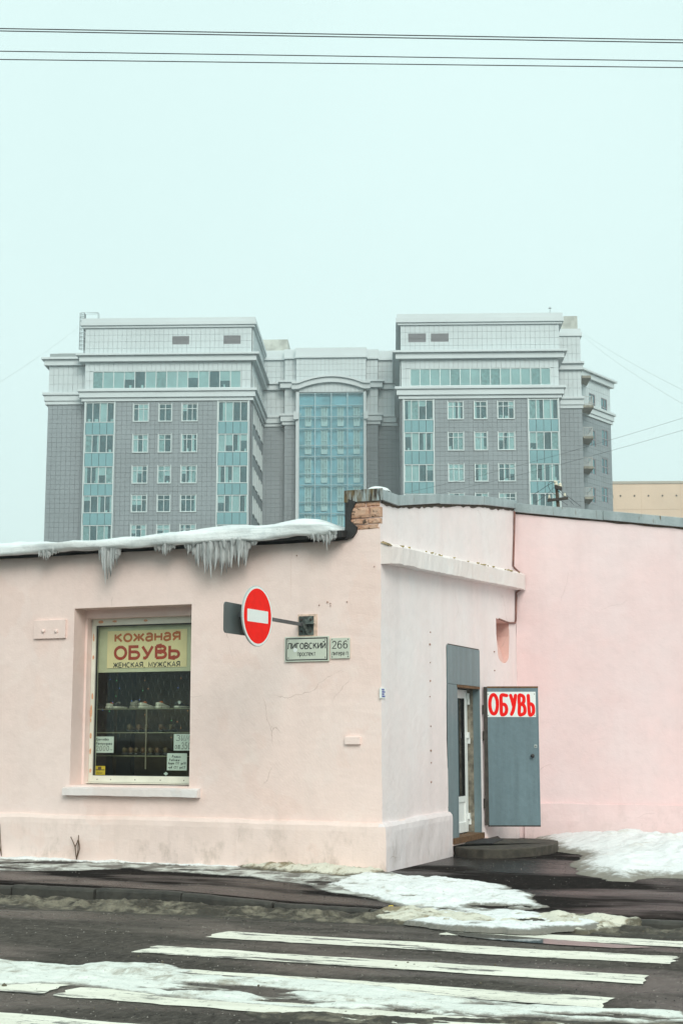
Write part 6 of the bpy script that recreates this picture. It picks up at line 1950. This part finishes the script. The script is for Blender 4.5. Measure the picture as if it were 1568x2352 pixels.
build(MB().prism(Plane((0, 0), (1, 0)), [(xv + .40 * math.cos(a), zv + .40 * math.sin(a)) for a in np.linspace(0, 2 * math.pi, 25)[:-1]], 0.03, 0.14), 'round_vent', M['dark_metal'], be)
build(MB().tube([(xv, -.08, zv + .35), (xv - .02, -.08, ztb)], 0.03, 5), 'vent_wire', M['rusty_dark'], be)

# ------------------------------------------------------------------ roof pole with insulators
PDp = 27.5
def pd(u, v, d=PDp): return tuple(PD(u, v, d))
def zp(x, y): return 1225.0 + x * 0.11719, 1071.9 + y * 0.11719
pole = thing('roof_pole', 'short weathered wooden pole with crossarm and cream porcelain insulators on the roof', 'pole', pd(*zp(470, 1050)))
top = pd(*zp(445, 400)); bot_ = pd(*zp(475, 760))
build(MB().tube([(bot_[0], bot_[1], 3.76), bot_, top], [0.034, 0.034, 0.030], 8), 'post', M['old_wood'], pole)
def bar(a, b, h, name, mat):
    A, B = Vector(pd(*a)), Vector(pd(*b))
    mb = MB()
    t = (B - A).normalized(); n_ = Vector((-ray(784, 1176)[0], -ray(784, 1176)[1], 0)).normalized()
    up = Vector((0, 0, 1))
    for q in (A, B):
        for (i, j) in ((-1, -1), (1, -1), (1, 1), (-1, 1)): mb.v.append(tuple(q + n_ * 0.03 * i + n_ * 0.045 + up * h / 2 * j))
    mb.f = [(0, 1, 2, 3), (7, 6, 5, 4), (0, 4, 5, 1), (1, 5, 6, 2), (2, 6, 7, 3), (3, 7, 4, 0)]
    build(mb, name, mat, pole)
bar(zp(262, 670), zp(662, 625), 0.05, 'crossarm', M['rusty_dark'])
bar(zp(405, 400), zp(540, 440), 0.07, 'top_bracket', M['rusty_dark'])
mpp2 = PDp / F * 0.11719
for (x, y, w, h) in ((437, 325, 80, 100), (515, 360, 80, 100), (303, 585, 52, 80), (606, 548, 55, 70), (410, 290, 50, 50)):
    c = Vector(pd(*zp(x, y), PDp - 0.02))
    R, Hh = w / 2 * mpp2, h * mpp2
    build(MB().tube([c + Vector((0, 0, -Hh * .75)), c + Vector((0, 0, -Hh * .5))], 0.006, 6), 'pin', M['rusty_dark'], pole)
    build(MB().tube([c + Vector((0, 0, t * Hh)) for t in (-.5, -.47, -.1, -.02, .06, .14, .22, .36, .44)], [R * .6, R, R * .98, R * .72, R * .72, R * .85, R * .66, R * .66, R * .3], 14), 'insulator', M['porcelain'], pole, smooth=True)
def wire(name, pts, r, mat, label, group=None):
    solo(MB().tube(pts, r, 5), name, mat, label, 'wire', group, smooth=True)
for seg in ([(390, 300), (250, 380), (120, 470), (0, 540)], [(400, 400), (300, 500), (180, 600), (40, 700)], [(440, 440), (560, 540), (690, 650), (790, 760)], [(520, 470), (640, 560), (780, 670), (910, 770)], [(430, 600), (540, 670), (660, 750)], [(400, 280), (300, 300), (275, 370), (330, 480), (430, 560)]):
    P3 = []
    for i, (x, y) in enumerate(seg):
        P3.append(pd(*zp(x, y), PDp - 0.03 + i * 0.25 * (1 if seg[0][0] < seg[-1][0] else -1) * 0.6))
    build(MB().tube(P3, 0.0045, 4), 'lead_wire', M['wire'], pole)

# long wires
def span(a, b, da, db, sag, n=24):
    A, B = PD(*a, da), PD(*b, db)
    return [tuple(A + (B - A) * t - np.array([0, 0, sag * 4 * t * (1 - t)])) for t in np.linspace(0, 1, n)]
wl_ = [('first', 69.5, 92, 10.5), ('second', 75, 98.5, 10.5), ('third', 121.5, 140.5, 11.5), ('fourth', 140.5, 155.5, 11.5)]
for nm_, va, vb, dd in wl_:
    k = (vb - va) / 1568
    pts_ = span((-900, va - k * 900 - 6), (2500, vb + k * 932 + 2), dd, dd, 0.0)
    lab = {'first': 'topmost dark overhead wire across the sky', 'second': 'dark overhead wire just under the topmost one', 'third': 'upper wire of the lower dark overhead pair', 'fourth': 'lowest dark overhead wire above the street'}[nm_]
    wire('overhead_wire', pts_, 0.0040, M['wire'], lab, 'overhead wires above the street')
wire('service_wire', span((845, 1150), (1700, 918), 45, 30, 0.15), 0.0034, M['wire_far'], 'upper thin wire rising past the office block from the shop roof', 'thin wires beyond the roof')
wire('service_wire', span((845, 1166), (1700, 948), 45, 30, 0.15), 0.0034, M['wire_far'], 'lower thin wire rising past the office block from the shop roof', 'thin wires beyond the roof')
wire('guy_wire', span((1338, 766), (1720, 970), 150, 70, 0.3), 0.009, M['rail'], 'faint upper wire slanting down from the office roof edge', 'faint wires from the office roof')
wire('guy_wire', span((1338, 772), (1720, 1010), 150, 70, 0.5), 0.009, M['rail'], 'faint lower wire slanting down from the office roof edge', 'faint wires from the office roof')
wire('guy_wire', span((184, 748), (-120, 950), 150, 70, 0.3), 0.009, M['rail'], 'faint wire slanting down from the roof ladder cage', 'faint wires from the office roof')
bpy.data.meshes.remove(unit)

# ------------------------------------------------------------------ misty air
hz = NT('winter_haze')
hz.t.nodes.remove(hz.b)
pv_ = hz.n('ShaderNodeVolumePrincipled')
pv_.inputs['Color'].default_value = (0.97, 0.99, 0.99, 1)
pv_.inputs['Density'].default_value = 0.0009
pv_.inputs['Anisotropy'].default_value = 0.0
hz.l(pv_.outputs[0], hz.out.inputs['Volume'])
tag(build(MB().box(-420, 420, -420, 420, -1.5, 62), 'haze', hz.m), 'thin pale winter haze filling the air around the street', 'haze', None, 'stuff')
